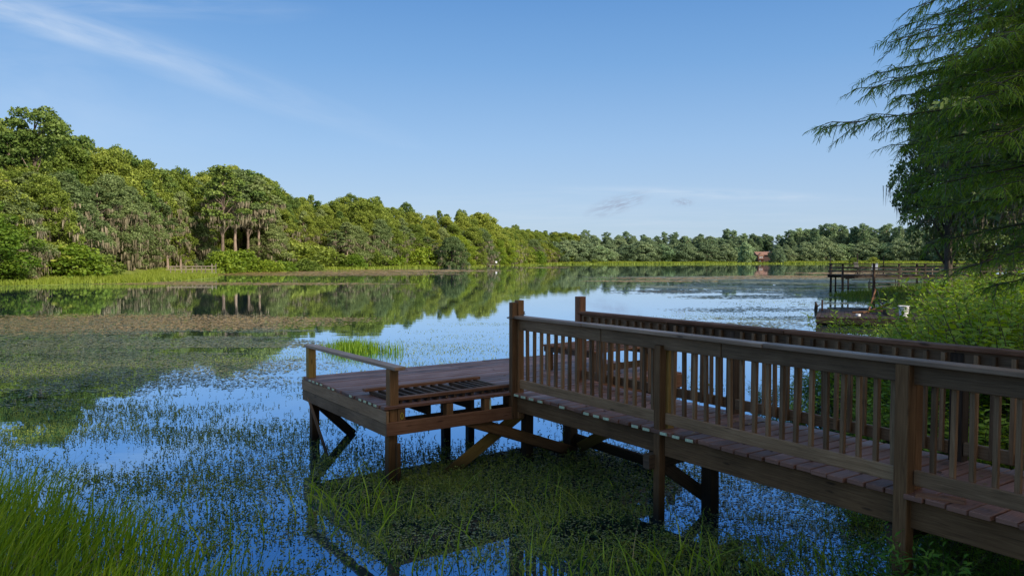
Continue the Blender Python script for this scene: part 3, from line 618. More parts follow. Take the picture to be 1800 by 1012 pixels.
for (px,row,k,x,y,H,wd) in sorted(trees,key=lambda t:t[0]):
    reg=next(i for i,r_ in enumerate(REG) if r_[0]<=px<r_[1]); kk=(reg,row,k); cnt[kk]=cnt.get(kk,0)+1
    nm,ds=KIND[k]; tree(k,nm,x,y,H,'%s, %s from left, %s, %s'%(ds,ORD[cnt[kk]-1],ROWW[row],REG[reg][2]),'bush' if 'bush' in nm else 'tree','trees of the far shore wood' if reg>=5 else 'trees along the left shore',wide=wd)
# individually recognisable trees
def at(px,y): return ((px-CX)/F*y, y)
SHX=[0,100,250,340,400,430,560,700,830,900]; SHY=[W(p,q)[1] for p,q in zip(SHX,(503,500.5,497,492,478,476,474.5,472,469,466.5))]
def Hfor(px_top,y,x): return CAMZ+(YH-px_top)/F*y-float(ground(np.array([x]),np.array([y]))[0])
for px,y,top,k,lab,wd in ((66,92,196,'flatpine','tall flat-topped pine rising above all trees at the far left',1.0),
   (18,96,236,'tallpine_a','mossy pine just left of the tall flat-topped pine',1.0),
   (392,128,294,'tallpine_a','tallest mossy pine of the bare-trunked group, leftmost',1.2),(415,124,300,'tallpine_b','pale bare-trunked pine with mossy crown in centre of the group',1.2),
   (436,127,302,'tallpine_a','straight bare-trunked pine right of the pale mossy pine',1.1),(455,126,312,'tallpine_b','rightmost bare-trunked mossy pine of the group, slightly lower',1.2),
   (350,158,318,'tallpine_b','leaning moss-hung pine left of the bare-trunked group',1.1),(284,140,300,'tallpine_a','narrow pine topping the ridge above the railed dock',1.0),
   (220,132,272,'flatpine','small flat-topped pine on the ridge right of the tallest pine',.9),(510,148,346,'flatpine','little pine standing on the skyline right of the bare-trunked group',.7),
   (845,236,374,'oak_b','domed oak crowning the skyline above the tiny dock',1.3),(640,175,348,'oak_b','large domed oak highest on the ridge in the middle of left shore',1.3)):
    y=max(y,float(np.interp(px,SHX,SHY))+(9 if 340<px<470 else 26)); x,y=at(px,y); tree(k,'pine_tree' if 'pine' in k else 'oak_tree',x,y,Hfor(top,y,x),lab,'tree',wide=wd)
x,y=at(795,205); tree('greyoak','silvery_oak',x,y,Hfor(416,y,x),'rounded silvery green oak standing alone at the water edge','tree',wide=1.25)
x,y=at(1366,338); tree('faroak_b','live_oak',x,y,8.2,'grey-green oak hiding the right side of the red-roofed house','tree',wide=.8)
x,y=at(1311,338); tree('faroak_c','live_oak',x,y,8.6,'narrow oak just left of the red-roofed house','tree',wide=.9)
# tall pines over the far shore
tp=[(1168,410),(1186,408),(1204,416),(1232,409),(1262,416),(1276,407),(1288,410),(1306,413),(1322,414),(1345,412),(1386,406),(1402,400),(1416,402),(1432,398),(1446,400),(1462,397),(1478,400),(1500,400),(1518,396),(1536,402),(1556,394),(1575,398),(1600,396),(1030,410),(1066,412),(1100,411),(1130,414)]
for i,(px,top) in enumerate(sorted(tp)):
    y=random.uniform(385,410); x,y=at(px,y)
    tree('farpine_a' if i%2 else 'farpine_b','pine_tree',x,y,Hfor(top-5+(i*37%9),y,x),'thin pine poking above the far wood, %s such pine from left'%ORD[i],'tree','skyline pines over the far shore',wide=.95)
for px,y,top,k,lab in ((300,150,302,'oak_a','domed oak on the ridge directly behind the railed dock'),(326,155,309,'mossoak_a','mossy oak between the railed dock and the bare-trunked pines, behind'),(350,160,311,'oak_b','broad oak filling the skyline left of the bare-trunked pines'),(371,168,303,'mossoak_a','mossy oak touching the left side of the bare-trunked pines'),
   (476,196,322,'oak_a','tall oak touching the right side of the bare-trunked pines'),(496,200,336,'mossoak_a','mossy oak second right of the bare-trunked pines on the skyline'),(530,205,348,'oak_b','broad oak on the skyline a little right of the bare-trunked pines'),(250,135,284,'mossoak_a','mossy oak on the descending ridge above the left marsh'),(190,128,262,'oak_b','broad oak on the high ridge right of the flat-topped pine'),(120,122,246,'oak_a','dense oak on the high ridge beneath the flat-topped pine')):
    x,y=at(px,y); tree(k,'oak_tree',x,y,Hfor(top,y,x),lab,'tree',wide=1.0)
sl_=[(128,104,300),(178,112,322),(236,120,330),(262,128,318),(318,138,338),(486,170,366),(508,175,360),(534,180,372),(566,186,368),(598,192,372),(672,206,380),(706,214,384)]
for i,(px,y,top) in enumerate(sl_):
    y=max(y,float(np.interp(px,SHX,SHY))+random.uniform(10,13)); x,y=at(px,y); tree('tallpine_b' if i%3 else 'tallpine_a','mossy_pine',x,y,Hfor(top,y,x),'slim bare-trunked mossy tree at the edge of the left wood, %s such tree from left'%ORD[i],'tree','slim bare-trunked trees along the left shore',wide=.78)
for i,(px,y,top) in enumerate(((152,132,243),(208,140,262),(262,146,283),(322,168,298),(548,222,344),(618,240,343),(664,246,347),(716,262,358),(772,270,371),(812,280,370),(868,300,385),(905,318,396))):
    x,y=at(px,y); tree('flatpine' if i%2 else 'tallpine_a','pine_tree',x,y,Hfor(top,y,x),'small pine crown poking above the left wood skyline, %s from left'%ORD[i],'tree','pine crowns above the left wood',wide=.62)
# bright shore shrubs
for i,(px,py,H,k) in enumerate(((-60,497,3.2,'shrub_a'),(128,497,3.6,'shrub_a'),(92,497,3.0,'shrub_b'),(180,495,2.6,'shrub_b'),(40,498,2.6,'shrub_a'),(395,481,3.8,'shrub_a'),(430,479,4.5,'shrub_a'),(470,479,3.2,'shrub_a'),(500,478,3.0,'shrub_a'),(540,477,3.4,'shrub_b'),(620,474,3.4,'shrub_a'),(690,472,4.4,'shrub_a'),(740,471,5.5,'shrub_a'),(905,466,5,'shrub_a'),(945,465.5,5,'shrub_a'),(1045,464.4,1.8,'shrub_b'),(1500,463.6,2.6,'shrub_b'),(1535,463.6,2.8,'shrub_b'))):
    x,y=W(px,py); k2=1+6/math.hypot(x,y)+ (0 if px<600 else .03); tree(k,'shore_shrub',x*k2,y*k2,H,('bright yellow-green' if k=='shrub_a' else 'darker green')+' shrub at the lake margin, %s from left'%ORD[i],'shrub','shrubs along the lake margin',wide=1.3)
# right bank trees (large, dark, close)
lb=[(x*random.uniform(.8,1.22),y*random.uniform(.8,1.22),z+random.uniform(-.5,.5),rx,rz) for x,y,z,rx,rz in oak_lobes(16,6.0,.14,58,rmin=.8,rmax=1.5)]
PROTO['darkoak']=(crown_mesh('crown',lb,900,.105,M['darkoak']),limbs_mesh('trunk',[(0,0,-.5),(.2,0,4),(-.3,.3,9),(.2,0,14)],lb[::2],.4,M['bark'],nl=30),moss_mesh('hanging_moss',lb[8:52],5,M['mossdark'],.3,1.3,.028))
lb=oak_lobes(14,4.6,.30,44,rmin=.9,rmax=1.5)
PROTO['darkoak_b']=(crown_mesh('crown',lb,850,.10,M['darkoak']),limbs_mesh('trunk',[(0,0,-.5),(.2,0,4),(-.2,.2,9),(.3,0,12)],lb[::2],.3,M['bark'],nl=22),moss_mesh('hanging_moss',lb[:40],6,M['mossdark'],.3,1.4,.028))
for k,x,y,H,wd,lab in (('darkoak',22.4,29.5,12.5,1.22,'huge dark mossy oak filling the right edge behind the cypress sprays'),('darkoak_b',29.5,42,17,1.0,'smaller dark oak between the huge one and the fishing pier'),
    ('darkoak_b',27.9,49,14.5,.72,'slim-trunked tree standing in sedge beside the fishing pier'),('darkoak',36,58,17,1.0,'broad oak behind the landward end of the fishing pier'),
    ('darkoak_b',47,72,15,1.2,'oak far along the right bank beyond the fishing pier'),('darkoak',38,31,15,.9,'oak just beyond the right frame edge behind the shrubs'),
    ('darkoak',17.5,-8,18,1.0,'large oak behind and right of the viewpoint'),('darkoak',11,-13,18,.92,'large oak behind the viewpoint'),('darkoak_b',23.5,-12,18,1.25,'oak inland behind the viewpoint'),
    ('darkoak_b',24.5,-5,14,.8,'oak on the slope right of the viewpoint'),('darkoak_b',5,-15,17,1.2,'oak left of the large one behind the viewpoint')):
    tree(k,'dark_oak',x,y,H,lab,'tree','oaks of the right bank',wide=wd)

# ------------------------------------------------------------------ bald cypress branches at the right
def strips(starts, dirs, lens, width, droop, nseg=2):
    "narrow drooping leaf strips; returns verts, quads, var"
    n=len(starts); side=np.cross(dirs,np.array([0,0,1.0]))+RNG.normal(0,.35,(n,3)); side/=np.linalg.norm(side,axis=1,keepdims=True)+1e-9
    pts=[]
    for k in range(nseg+1):
        t=k/nseg; c=starts+dirs*(lens*t)[:,None]+np.array([0,0,-1.0])*(droop*lens*t*t)[:,None]
        w=(width*(1.0-.75*t) if k else width*.6)
        w=np.broadcast_to(w,(n,))[:,None]; pts.append(c-side*w); pts.append(c+side*w)
    v=np.stack(pts,1).reshape(-1,3); m=2*(nseg+1); base=(np.arange(n)*m)[:,None]
    q=np.concatenate([base+np.array([2*k,2*k+1,2*k+3,2*k+2]) for k in range(nseg)],1).reshape(-1,4)
    return v,q
cyp=empty('bald_cypress',(6.2,6.4,.6)); tag(cyp,'bald cypress with feathery drooping sprays reaching in from the right edge','tree')
O=Vector((6.2,6.4,.6))
tk=MB(); tk.tube([(0,0,-.6),(0,0,.2),(.05,0,1.5),(.1,.05,4),(.05,.1,7),(0,0,10)],[.42,.30,.22,.17,.11,.03],12); tk.build('trunk',M['bark'],cyp,smooth=True)
def cyp_branch(start,tip,r0=.022,tw=1.0,sagup=.15):
    s=Vector(start); e=Vector(tip); L_=(e-s).length; n=9; pts=[]
    for i in range(n):
        t=i/(n-1); p=s.lerp(e,t); p.z+=sagup*math.sin(math.pi*t)*L_*.3 - .05*L_*t*t; p.x+=random.uniform(-.02,.02)
        pts.append(p)
    pts[0]=s
    b=MB(); b.tube([p-O for p in pts],[max(.003,r0*(1-.9*i/(n-1))) for i in range(n)],6)
    S=[];D=[];Ln=[]
    ntw=int(L_*13*tw)
    for k in range(ntw):
        t=.25+.75*(k+random.random())/ntw; f=t*(n-1); i=min(n-2,int(f)); p=pts[i].lerp(pts[i+1],f-i); ax=(pts[i+1]-pts[i]).normalized()
        sd=ax.cross(Vector((0,0,1))).normalized()*(1 if k%2 else -1)
        d=(ax*random.uniform(.35,1.0)+sd*random.uniform(.5,1.0)+Vector((0,0,random.uniform(-.38,.25)))).normalized()
        l=(.20+.40*(1-t)**.7)*random.uniform(.45,1)*min(1.2,L_/2.2)
        q=[p,p+d*l*.5+Vector((0,0,.01)),p+d*l+Vector((0,0,-l*.16))]
        if l>.16: b.tube([x-O for x in q],[.0035,.0025,.0015],4)
        m=max(6,int(l/.016))
        for j in range(m):
            tt=(j+.6)/m; pp=q[0].lerp(q[1],tt*2) if tt<.5 else q[1].lerp(q[2],tt*2-1)
            for sg in (-1,1):
                sv=d.cross(Vector((0,0,1))); 
                if sv.length<.1: sv=Vector((1,0,0))
                sv=sv.normalized()*sg
                dd=(d*random.uniform(.3,1.2)+sv*random.uniform(.2,1.1)+Vector((0,0,random.uniform(-.7,.45)))).normalized()
                S.append(pp-O);D.append(dd);Ln.append(random.uniform(.03,.085)*(1.2-.45*tt))
    br=b.build('branch',M['bark'],cyp,smooth=True)
    S=np.array([tuple(x) for x in S]);D=np.array([tuple(x) for x in D]);Ln=np.array(Ln)
    v,q=strips(S,D,Ln,.0048,.5,2); var=np.repeat(np.clip(.45+RNG.normal(0,.2,len(S)),0,1),2)
    link('foliage',fast_mesh('foliage',v,q,M['cypress'],var=var),br)
def wp(px,py,Y): # a point at depth Y seen at this pixel
    a,c=(px-CX)/F,-(py-CY)/F; ct,st=math.cos(TILT),math.sin(TILT); y=ct+c*st; z=-st+c*ct
    return (a/y*Y,Y,CAMZ+z/y*Y)
for tipp,Y,z0,tw in (((1444,172),5.3,3.5,1.25),((1528,112),5.6,4.1,1.2),((1536,92),5.9,4.25,1.0),((1560,30),5.5,4.5,1.2),((1590,8),5.9,4.9,1.2),((1570,135),6.1,3.9,1.1),((1582,225),6.2,3.5,1.1),((1600,60),6.3,4.7,1.2),
    ((1640,20),5.2,4.6,1.3),((1600,95),5.8,4.2,1.2),((1665,60),5.0,4.4,1.3),((1690,130),4.9,4.0,1.3),((1720,30),4.8,4.6,1.3),((1620,-30),5.7,5.1,1.2),((1745,100),4.8,4.3,1.2),((1760,190),4.8,3.7,1.2),((1680,-10),5.4,4.9,1.3),((1770,-40),5.2,5.1,1.2),((1625,190),5.9,3.7,1.3),((1585,285),6.5,3.3,1.1),((1600,345),6.6,3.0,1.1),((1640,400),6.4,2.8,1.1),((1690,440),5.8,2.6,1.1),((1710,90),5.2,4.2,1.3),((1700,-30),5.6,5.0,1.2),
    ((1720,480),6.0,2.3,1.0),((1640,-60),6.0,5.4,1.2),((1755,280),4.9,3.1,1.2),((1765,20),5.0,4.6,1.2),((1655,455),7.2,2.5,1.0),((1750,420),6.6,2.6,1.0),((1610,250),6.9,3.5,1.0),((1650,110),5.5,4.1,1.2),((1575,200),6.6,3.7,1.1),((1600,310),6.4,3.1,1.1),((1655,280),5.3,3.2,1.2),((1700,220),5.0,3.5,1.2),):
    cyp_branch((6.15,6.4,z0+random.uniform(-.1,.1)),wp(*tipp,Y),tw=tw)
for k in range(12):
    a=random.uniform(-1.6,1.4); z=random.uniform(2.6,8); l=random.uniform(1.5,2.6); cyp_branch((6.2,6.4,z),(6.2+math.cos(a)*l,6.4+math.sin(a)*l,z-.2),tw=.5)

# ------------------------------------------------------------------ leafy shrubs of the right bank
def leafy(nst,H,spread,ll,lw,per,matn,lean=.35,stem_r=.006):
    st=MB(); S=[];D=[];U=[];Ls=[]
    for k in range(nst):
        a=random.uniform(0,6.28); rb=random.uniform(0,spread*.35); h=H*random.uniform(.55,1.05); tl=spread*random.uniform(.2,1.0)
        p0=Vector((math.cos(a)*rb,math.sin(a)*rb,-.1)); a2=a+random.uniform(-.5,.5); e=Vector((math.cos(a2)*tl,math.sin(a2)*tl,h))
        md=p0.lerp(e,.5)+Vector((-math.cos(a2)*tl*.15,-math.sin(a2)*tl*.15,.05*h))
        pts=[p0,p0.lerp(md,.5)+Vector((random.uniform(-.02,.02),0,0)),md,md.lerp(e,.55)+Vector((random.uniform(-.02,.02),random.uniform(-.02,.02),.01)),e]
        st.tube(pts,[stem_r,stem_r*.85,stem_r*.65,stem_r*.45,stem_r*.2],5)
        for j in range(per):
            t=.18+.82*(j+random.random()*.7)/per; f=t*4; i=min(3,int(f)); p=pts[i].lerp(pts[i+1],f-i); ax=(pts[i+1]-pts[i]).normalized()
            ph=j*2.4+random.uniform(-.3,.3); o=Vector((math.cos(ph),math.sin(ph),0)); d=(ax*random.uniform(.3,.8)+o*.9+Vector((0,0,random.uniform(-.25,.2)))).normalized()
            S.append(tuple(p));D.append(tuple(d));Ls.append(ll*random.uniform(.6,1.15)*(1.15-.5*abs(t-.5)))
    S=np.array(S);D=np.array(D);Ls=np.array(Ls); n=len(S)
    side=np.cross(D,[0,0,1.0]); side/=np.linalg.norm(side,axis=1,keepdims=True)+1e-9; up=np.cross(side,D)
    side=side*.92+up*RNG.normal(0,.35,(n,1)); w=(lw/ll*Ls)[:,None]
    a=S; b=S+D*(Ls*.45)[:,None]+side*w-up*w*.0; c=S+D*Ls[:,None]-np.array([0,0,1.0])*(Ls*.18)[:,None]; d=S+D*(Ls*.45)[:,None]-side*w; mdl=S+D*(Ls*.5)[:,None]-up*(w*.35)
    v=np.stack([a,b,mdl,c,d],1).reshape(-1,3); base=(np.arange(n)*5)[:,None]
    q=np.concatenate([base+np.array([0,1,3,2]),base+np.array([0,2,3,4])],1).reshape(-1,4)
    var=np.repeat(np.clip(.5+RNG.normal(0,.22,n)+(S[:,2]/H-.6)*.4,0,1),2)
    return fast_mesh('foliage',v,q,M[matn],var=var), fast_mesh('stem',[tuple(p) for p in st.v],st.f,M['bark'],st.uv,st.var,True)
SH=[leafy(50,1.9,.9,.16,.023,26,'willow'),leafy(52,1.5,.95,.12,.024,28,'willow'),leafy(42,2.2,.75,.15,.021,32,'willow'),leafy(40,.8,.6,.12,.013,16,'herb',stem_r=.004),leafy(26,1.5,.55,.19,.027,14,'willow',stem_r=.007)]
SHN=['willow-like','round-leaved','slender','low dark','broad-leaved']
def shrub(i,x,y,H,label,wide=1.0,group='leafy shrubs of the right bank'):
    base=[1.9,1.5,2.2,.8,1.5][i]; r=empty('leafy_shrub',(x,y,max(-.1,float(ground(np.array([x]),np.array([y]))[0])-.03)),random.uniform(0,6.28)); s=H/base; r.scale=(s*wide,s*wide,s)
    link('foliage',SH[i][0],r); link('stem',SH[i][1],r); tag(r,label,'shrub',group)
sp=[]
for px,top,Y in ((1452,582,17),(1478,556,15.5),(1512,548,16.5),(1540,590,13.5),(1552,560,19),(1585,568,15),(1610,552,20),(1622,585,12.5),(1640,535,17),(1668,548,14),(1690,515,19),(1700,560,12),(1722,505,16),(1748,530,13),(1765,498,20),(1790,510,15),(1800,545,11.5),(1830,520,13),(1660,500,26),(1735,488,25),(1790,480,27),
    (1350,700,13.3),(1392,668,14.2),(1425,640,14.6),(1405,700,11.6),(1450,655,12.8),(1490,640,11.6),(1520,628,13),(1560,640,10.8),(1600,630,11.3),(1640,650,10.0),(1690,640,9.8),(1740,640,9.6),(1800,640,9.2),(1460,620,15.2),(1850,650,8.8),(1575,700,9.6),(1640,720,9.0),(1730,720,8.4),(1520,720,10.4)):
    sp.append((px,top+(22 if px<1625 and top<600 else 0),Y))
for n_,(px,top,Y) in enumerate(sorted(sp)):
    Y=min(Y,19) if Y>22 else Y*.80 if top<600 else Y
    x=(px-CX)/F*Y; g=max(-.1,float(ground(np.array([x]),np.array([Y]))[0])); H=max(.5,CAMZ+(YH-top)/F*Y-g)*1.12; i=random.choice([0,1,2,1,4] if top<630 else [0,1,1,4])
    shrub(i,x,Y,H,'%s green shrub beyond the walkway, %s from left on the right bank'%(SHN[i],('forty-'+ORD[n_-40] if n_>=40 else 'fortieth' if n_==39 else 'thirty-'+ORD[n_-30] if n_>=30 else ORD[n_]) ),wide=random.uniform(.9,1.25)*(1.25 if H<1.2 else 1))
hh=[]
for k in range(64):
    t=random.random(); Y=random.uniform(5.3,9.5); x=random.uniform(2.2,7.5)
    if sdist(np.array([x]),np.array([Y]))[0]>-1.1: hh.append((x,Y))
for k,(x,Y) in enumerate(hh):
    shrub(3,x,Y,random.uniform(.35,.7),'dark long-leaved herb under the walkway at the bank',wide=1.2,group='dark herbs under the walkway')

# ------------------------------------------------------------------ grasses and water weeds
def soft_ell(px,py,cx,cy,rx,ry): return np.clip(1.35-np.hypot((px-cx)/rx,(py-cy)/ry),0,1)
def blades(x,y,z,h,w,lean=.35,nseg=3,mat='grass',name='grass',var=None,az=None):
    n=len(x); a=RNG.uniform(0,2*math.pi,n) if az is None else az+RNG.normal(0,.7,n); l=h*lean*RNG.uniform(.2,1.6,n)
    dx,dy=np.cos(a)*l,np.sin(a)*l; ya=RNG.uniform(0,math.pi,n); sx,sy=np.cos(ya)*w,np.sin(ya)*w; pts=[]
    for k in range(nseg+1):
        t=k/nseg; ww=(1-t**1.6)*.97+.03
        cx=x+dx*t**1.8; cy=y+dy*t**1.8; cz=z+h*(t-.12*t**3*np.minimum(2.5,l/h*2))
        pts.append(np.stack([cx-sx*ww,cy-sy*ww,cz],-1)); pts.append(np.stack([cx+sx*ww,cy+sy*ww,cz],-1))
    v=np.stack(pts,1).reshape(-1,3); m=2*(nseg+1); b=(np.arange(n)*m)[:,None]
    q=np.concatenate([b+np.array([2*k,2*k+1,2*k+3,2*k+2]) for k in range(nseg)],1).reshape(-1,4)
    va=np.clip(.5+RNG.normal(0,.22,n),0,1) if var is None else var
    return fast_mesh(name,v,q,M[mat],var=np.repeat(va,nseg))
def scat(n,x0,x1,y0,y1): return RNG.uniform(x0,x1,n),RNG.uniform(y0,y1,n)
# bright sedge along the far and left margins
X=[];Y_=[];Hh=[];Ww=[]
for n,x0,x1,y0,y1,h,w in ((60000,-95,-10,55,125,.55,.05),(46000,-70,10,120,300,.6,.12),(52000,-20,260,290,400,.65,.34)):
    x,y=scat(n*3,x0,x1,y0,y1); s=sdist(x,y); k=(s>.1)&(s<marsh_w(x,y)+3)&(np.abs(x)<.72*y+12); x=x[k][:n];y=y[k][:n]
    X.append(x);Y_.append(y);Hh.append(h*RNG.uniform(.4,1.2,len(x))*(.6+.8*vnoise(x*.12,y*.12,2)));Ww.append(np.full(len(x),w))
x=np.concatenate(X);y=np.concatenate(Y_)
tag(link('marsh_grass',blades(x,y,ground(x,y)-.02,np.concatenate(Hh),np.concatenate(Ww),.3,1,'marsh','marsh_grass')),'bright green marsh grass along the far and left margins of the lake','marsh grass',kind='stuff')
# sedge of the right shore, beyond the shrubs
x,y=scat(80000,4,48,14,62); s=sdist(x,y); k=(s>-.7)&(s<14)&(x<.8*y+2)&(RNG.random(len(x))<np.clip((y-16)/14,.15,1)); x=x[k];y=y[k]
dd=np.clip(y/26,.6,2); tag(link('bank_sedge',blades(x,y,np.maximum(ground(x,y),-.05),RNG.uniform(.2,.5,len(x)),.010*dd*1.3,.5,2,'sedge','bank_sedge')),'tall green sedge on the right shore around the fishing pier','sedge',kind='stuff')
# ground herbs on the near right bank
x,y=scat(26000,2.0,16,3.5,16); s=sdist(x,y); k=(s>-.35)&(x<.8*y+2); x=x[k];y=y[k]
tag(link('bank_grass',blades(x,y,ground(x,y)-.02,RNG.uniform(.12,.5,len(x)),.007,.7,3,'herb','bank_grass')),'dark grass and herbs covering the near right bank','grass',kind='stuff')
# tall grass in the foreground
def pxpts(n,ells,x0,x1,y0,y1):
    x,y=scat(n,x0,x1,y0,y1); px,py=PIX(x,y,0*x); d=0*x
    for e in ells: d=np.maximum(d,soft_ell(px,py,*e[:4])*e[4])
    k=RNG.random(n)<d*(.25+1.0*fbm(x*1.1,y*1.1,9)); return x[k],y[k]
x,y=pxpts(15000,[(20,1010,240,110,1),(-60,920,180,60,1),(120,1090,260,70,1),(-150,1050,200,160,1),(210,960,70,40,.5),(300,1050,160,50,.7)],-9,-1,5.2,9.5)
h=RNG.uniform(.25,.62,len(x))*(.7+.6*vnoise(x*2,y*2,4))
tag(link('tall_grass',blades(x,y,0*x-.03,h,.0075,.55,4,'grass','tall_grass',az=.3)),'tall bright green grass growing out of the water at the lower left','grass',kind='stuff')
x,y=pxpts(1500,[(20,1010,240,110,.6),(300,1050,200,60,.5),(620,905,80,40,.25),(1180,1015,260,50,.4)],-9,5,5.2,9.5)
M['straw']=leaf('dead_straw_grass',(.16,.11,.05),(.34,.26,.12),(.52,.43,.22),trans=.2,objvar=0)
tag(link('dead_grass',blades(x,y,0*x-.03,RNG.uniform(.15,.5,len(x)),.005,1.1,4,'straw','dead_grass')),'bent dead straw-coloured blades among the foreground grass','dead grass',kind='stuff')
x,y=pxpts(9500,[(620,905,80,40,.55),(560,880,50,30,.3),(1180,1015,220,40,.7),(1400,1010,260,45,.6),(900,1005,160,30,.3),(980,900,200,40,.08),(720,985,90,35,.15),(300,960,260,60,.10),(1000,950,90,30,.12),(1600,1000,200,70,.5),(1500,900,120,60,.15)],-6,6.5,5.0,9.5)
h=RNG.uniform(.15,.52,len(x)); 
tag(link('water_grass',blades(x,y,0*x-.03,h,.0085,.8,4,'bladebright','water_grass')),'scattered long grass blades standing in the shallow water before the pier','grass',kind='stuff')
x,y=pxpts(110000,[(850,870,300,60,.8),(1050,900,260,70,.9),(650,880,120,40,.7),(1150,985,260,40,1.0),(760,960,160,40,.5),(1300,930,160,50,.5),(330,860,70,18,.5),(1450,960,160,50,.6)],-5,5.5,5.2,9.5)
cl=fbm(x*1.6,y*2.2,77); k=RNG.random(len(x))<np.clip((cl-.46)*7,.06,1)*np.clip((9.3-y)/1.6,.25,1); x=x[k];y=y[k]
tag(link('shallow_weed',blades(x,y,0*x-.01,RNG.uniform(.03,.11,len(x)),.0042,.8,3,'weednear','shallow_weed')),'yellow-green weed sprigs in the shallows in front of and under the pier','water weed',kind='stuff')
x,y=pxpts(9000,[(618,616,42,8,1),(680,618,40,4,.35)],-6.2,-3.0,19.6,23.5)
tag(link('grass_tuft',blades(x,y,0*x-.03,RNG.uniform(.12,.42,len(x)),.010,.25,2,'grass','grass_tuft')),'bright green grass tuft in the water behind the pier platform','grass',kind='stuff')
# emergent weed stems
def weed_density(px,py,x,y):
    d=0*px
    for e in ((240,800,460,120,1.0),(250,980,480,130,.95),(480,760,120,60,1.0),(60,700,200,60,.7),(430,690,170,22,.8),(470,625,140,24,.55),(700,613,210,17,1.0),(830,588,120,10,.85),(860,570,90,4,.4),
              (800,650,300,28,.45),(1050,590,140,14,.5),(1280,572,170,14,.8),(1330,548,140,8,.7),(1400,533,130,7,.9),(1310,562,170,9,1.0),(1180,557,70,4,.8),(1230,585,120,8,.6),(1250,600,180,18,.4),(650,770,120,60,.8),(850,840,330,60,.95),(1000,900,380,110,.8),(700,960,220,70,.45),
              (1000,730,200,50,.5),(1200,760,140,60,.45),(1350,800,160,60,.35),(1400,880,260,70,.45),(1180,985,280,60,.8),(1150,680,160,30,.35)):
        d=np.maximum(d,soft_ell(px,py,*e[:4])*e[4])
    d=d*(1-.85*soft_ell(px,py,390,668,130,15))*(1-.55*soft_ell(px,py,320,742,170,12))*(1-.6*soft_ell(px,py,880,965,90,28))
    nz=fbm(x*.55,y*.8,21)*.6+fbm(x*.18,y*.5,22)*.4
    return d*np.clip((nz-.36)*4.2,.05,1.25)
XX=[];YY=[];HH=[];WW=[]
for y0,y1,den,hs,ws in ((5.4,9,800,.05,.0042),(9,14,520,.055,.0052),(14,20,420,.042,.0065),(20,36,230,.030,.009),(36,60,30,.03,.022)):
    xr=.72*y1+1; n=int(2*xr*(y1-y0)*den); x,y=scat(n,-xr,xr,y0,y1); px,py=PIX(x,y,0*x); k=(RNG.random(n)<weed_density(px,py,x,y))&(sdist(x,y)<.2); x=x[k];y=y[k]
    XX.append(x);YY.append(y);HH.append(hs*RNG.uniform(.35,1.5,len(x)));WW.append(ws*RNG.uniform(.6,1.4,len(x)))
x=np.concatenate(XX);y=np.concatenate(YY);h=np.concatenate(HH);w=np.concatenate(WW)
px,py=PIX(x,y,0*x); gold=np.maximum.reduce([soft_ell(px,py,330,855,60,16),soft_ell(px,py,470,722,80,8)*.8,soft_ell(px,py,1120,985,110,22),soft_ell(px,py,690,885,60,14)*.7,soft_ell(px,py,880,900,240,50)*.35,soft_ell(px,py,1230,975,160,40)*.5,soft_ell(px,py,300,965,260,50)*.3,soft_ell(px,py,150,800,260,25)*.22,soft_ell(px,py,500,880,120,40)*.3])>RNG.random(len(x))*.9  # golden stems: yellowish weed, and ellipses that paint sunlight patches
g=~gold
tag(link('pond_weed',blades(x[g],y[g],0*x[g]-.01,h[g],w[g],.5,2,'weed','pond_weed')),'dark emergent pond weed stems dotting the water','pond weed',kind='stuff')
tag(link('golden_sunlit_weed',blades(x[gold],y[gold],0*x[gold]-.01,h[gold],w[gold],.5,2,'weedgold','golden_sunlit_weed')),'small pond weed patches, yellowish and some painted as sunlit','pond weed',kind='stuff')
# small side leaves of the near stems
k=RNG.random(len(x))<np.clip(1.2-y/18,0,.9); xs=np.repeat(x[k],3);ys=np.repeat(y[k],3);hz=np.repeat(h[k],3)
pos=np.stack([xs+RNG.normal(0,.012,len(xs)),ys+RNG.normal(0,.012,len(xs)),hz*RNG.uniform(.2,1,len(xs))],-1)
v=leaf_quads(pos,rdir(len(pos))*.8+np.array([0,-.2,.6]),.0085,1.6)
tag(link('pond_weed_leaves',fast_mesh('pond_weed_leaves',v,np.arange(len(v)).reshape(-1,4),M['weed'],var=np.clip(RNG.normal(.5,.25,len(pos)),0,1))),'tiny leaves of the emergent pond weed near the pier','pond weed',kind='stuff')
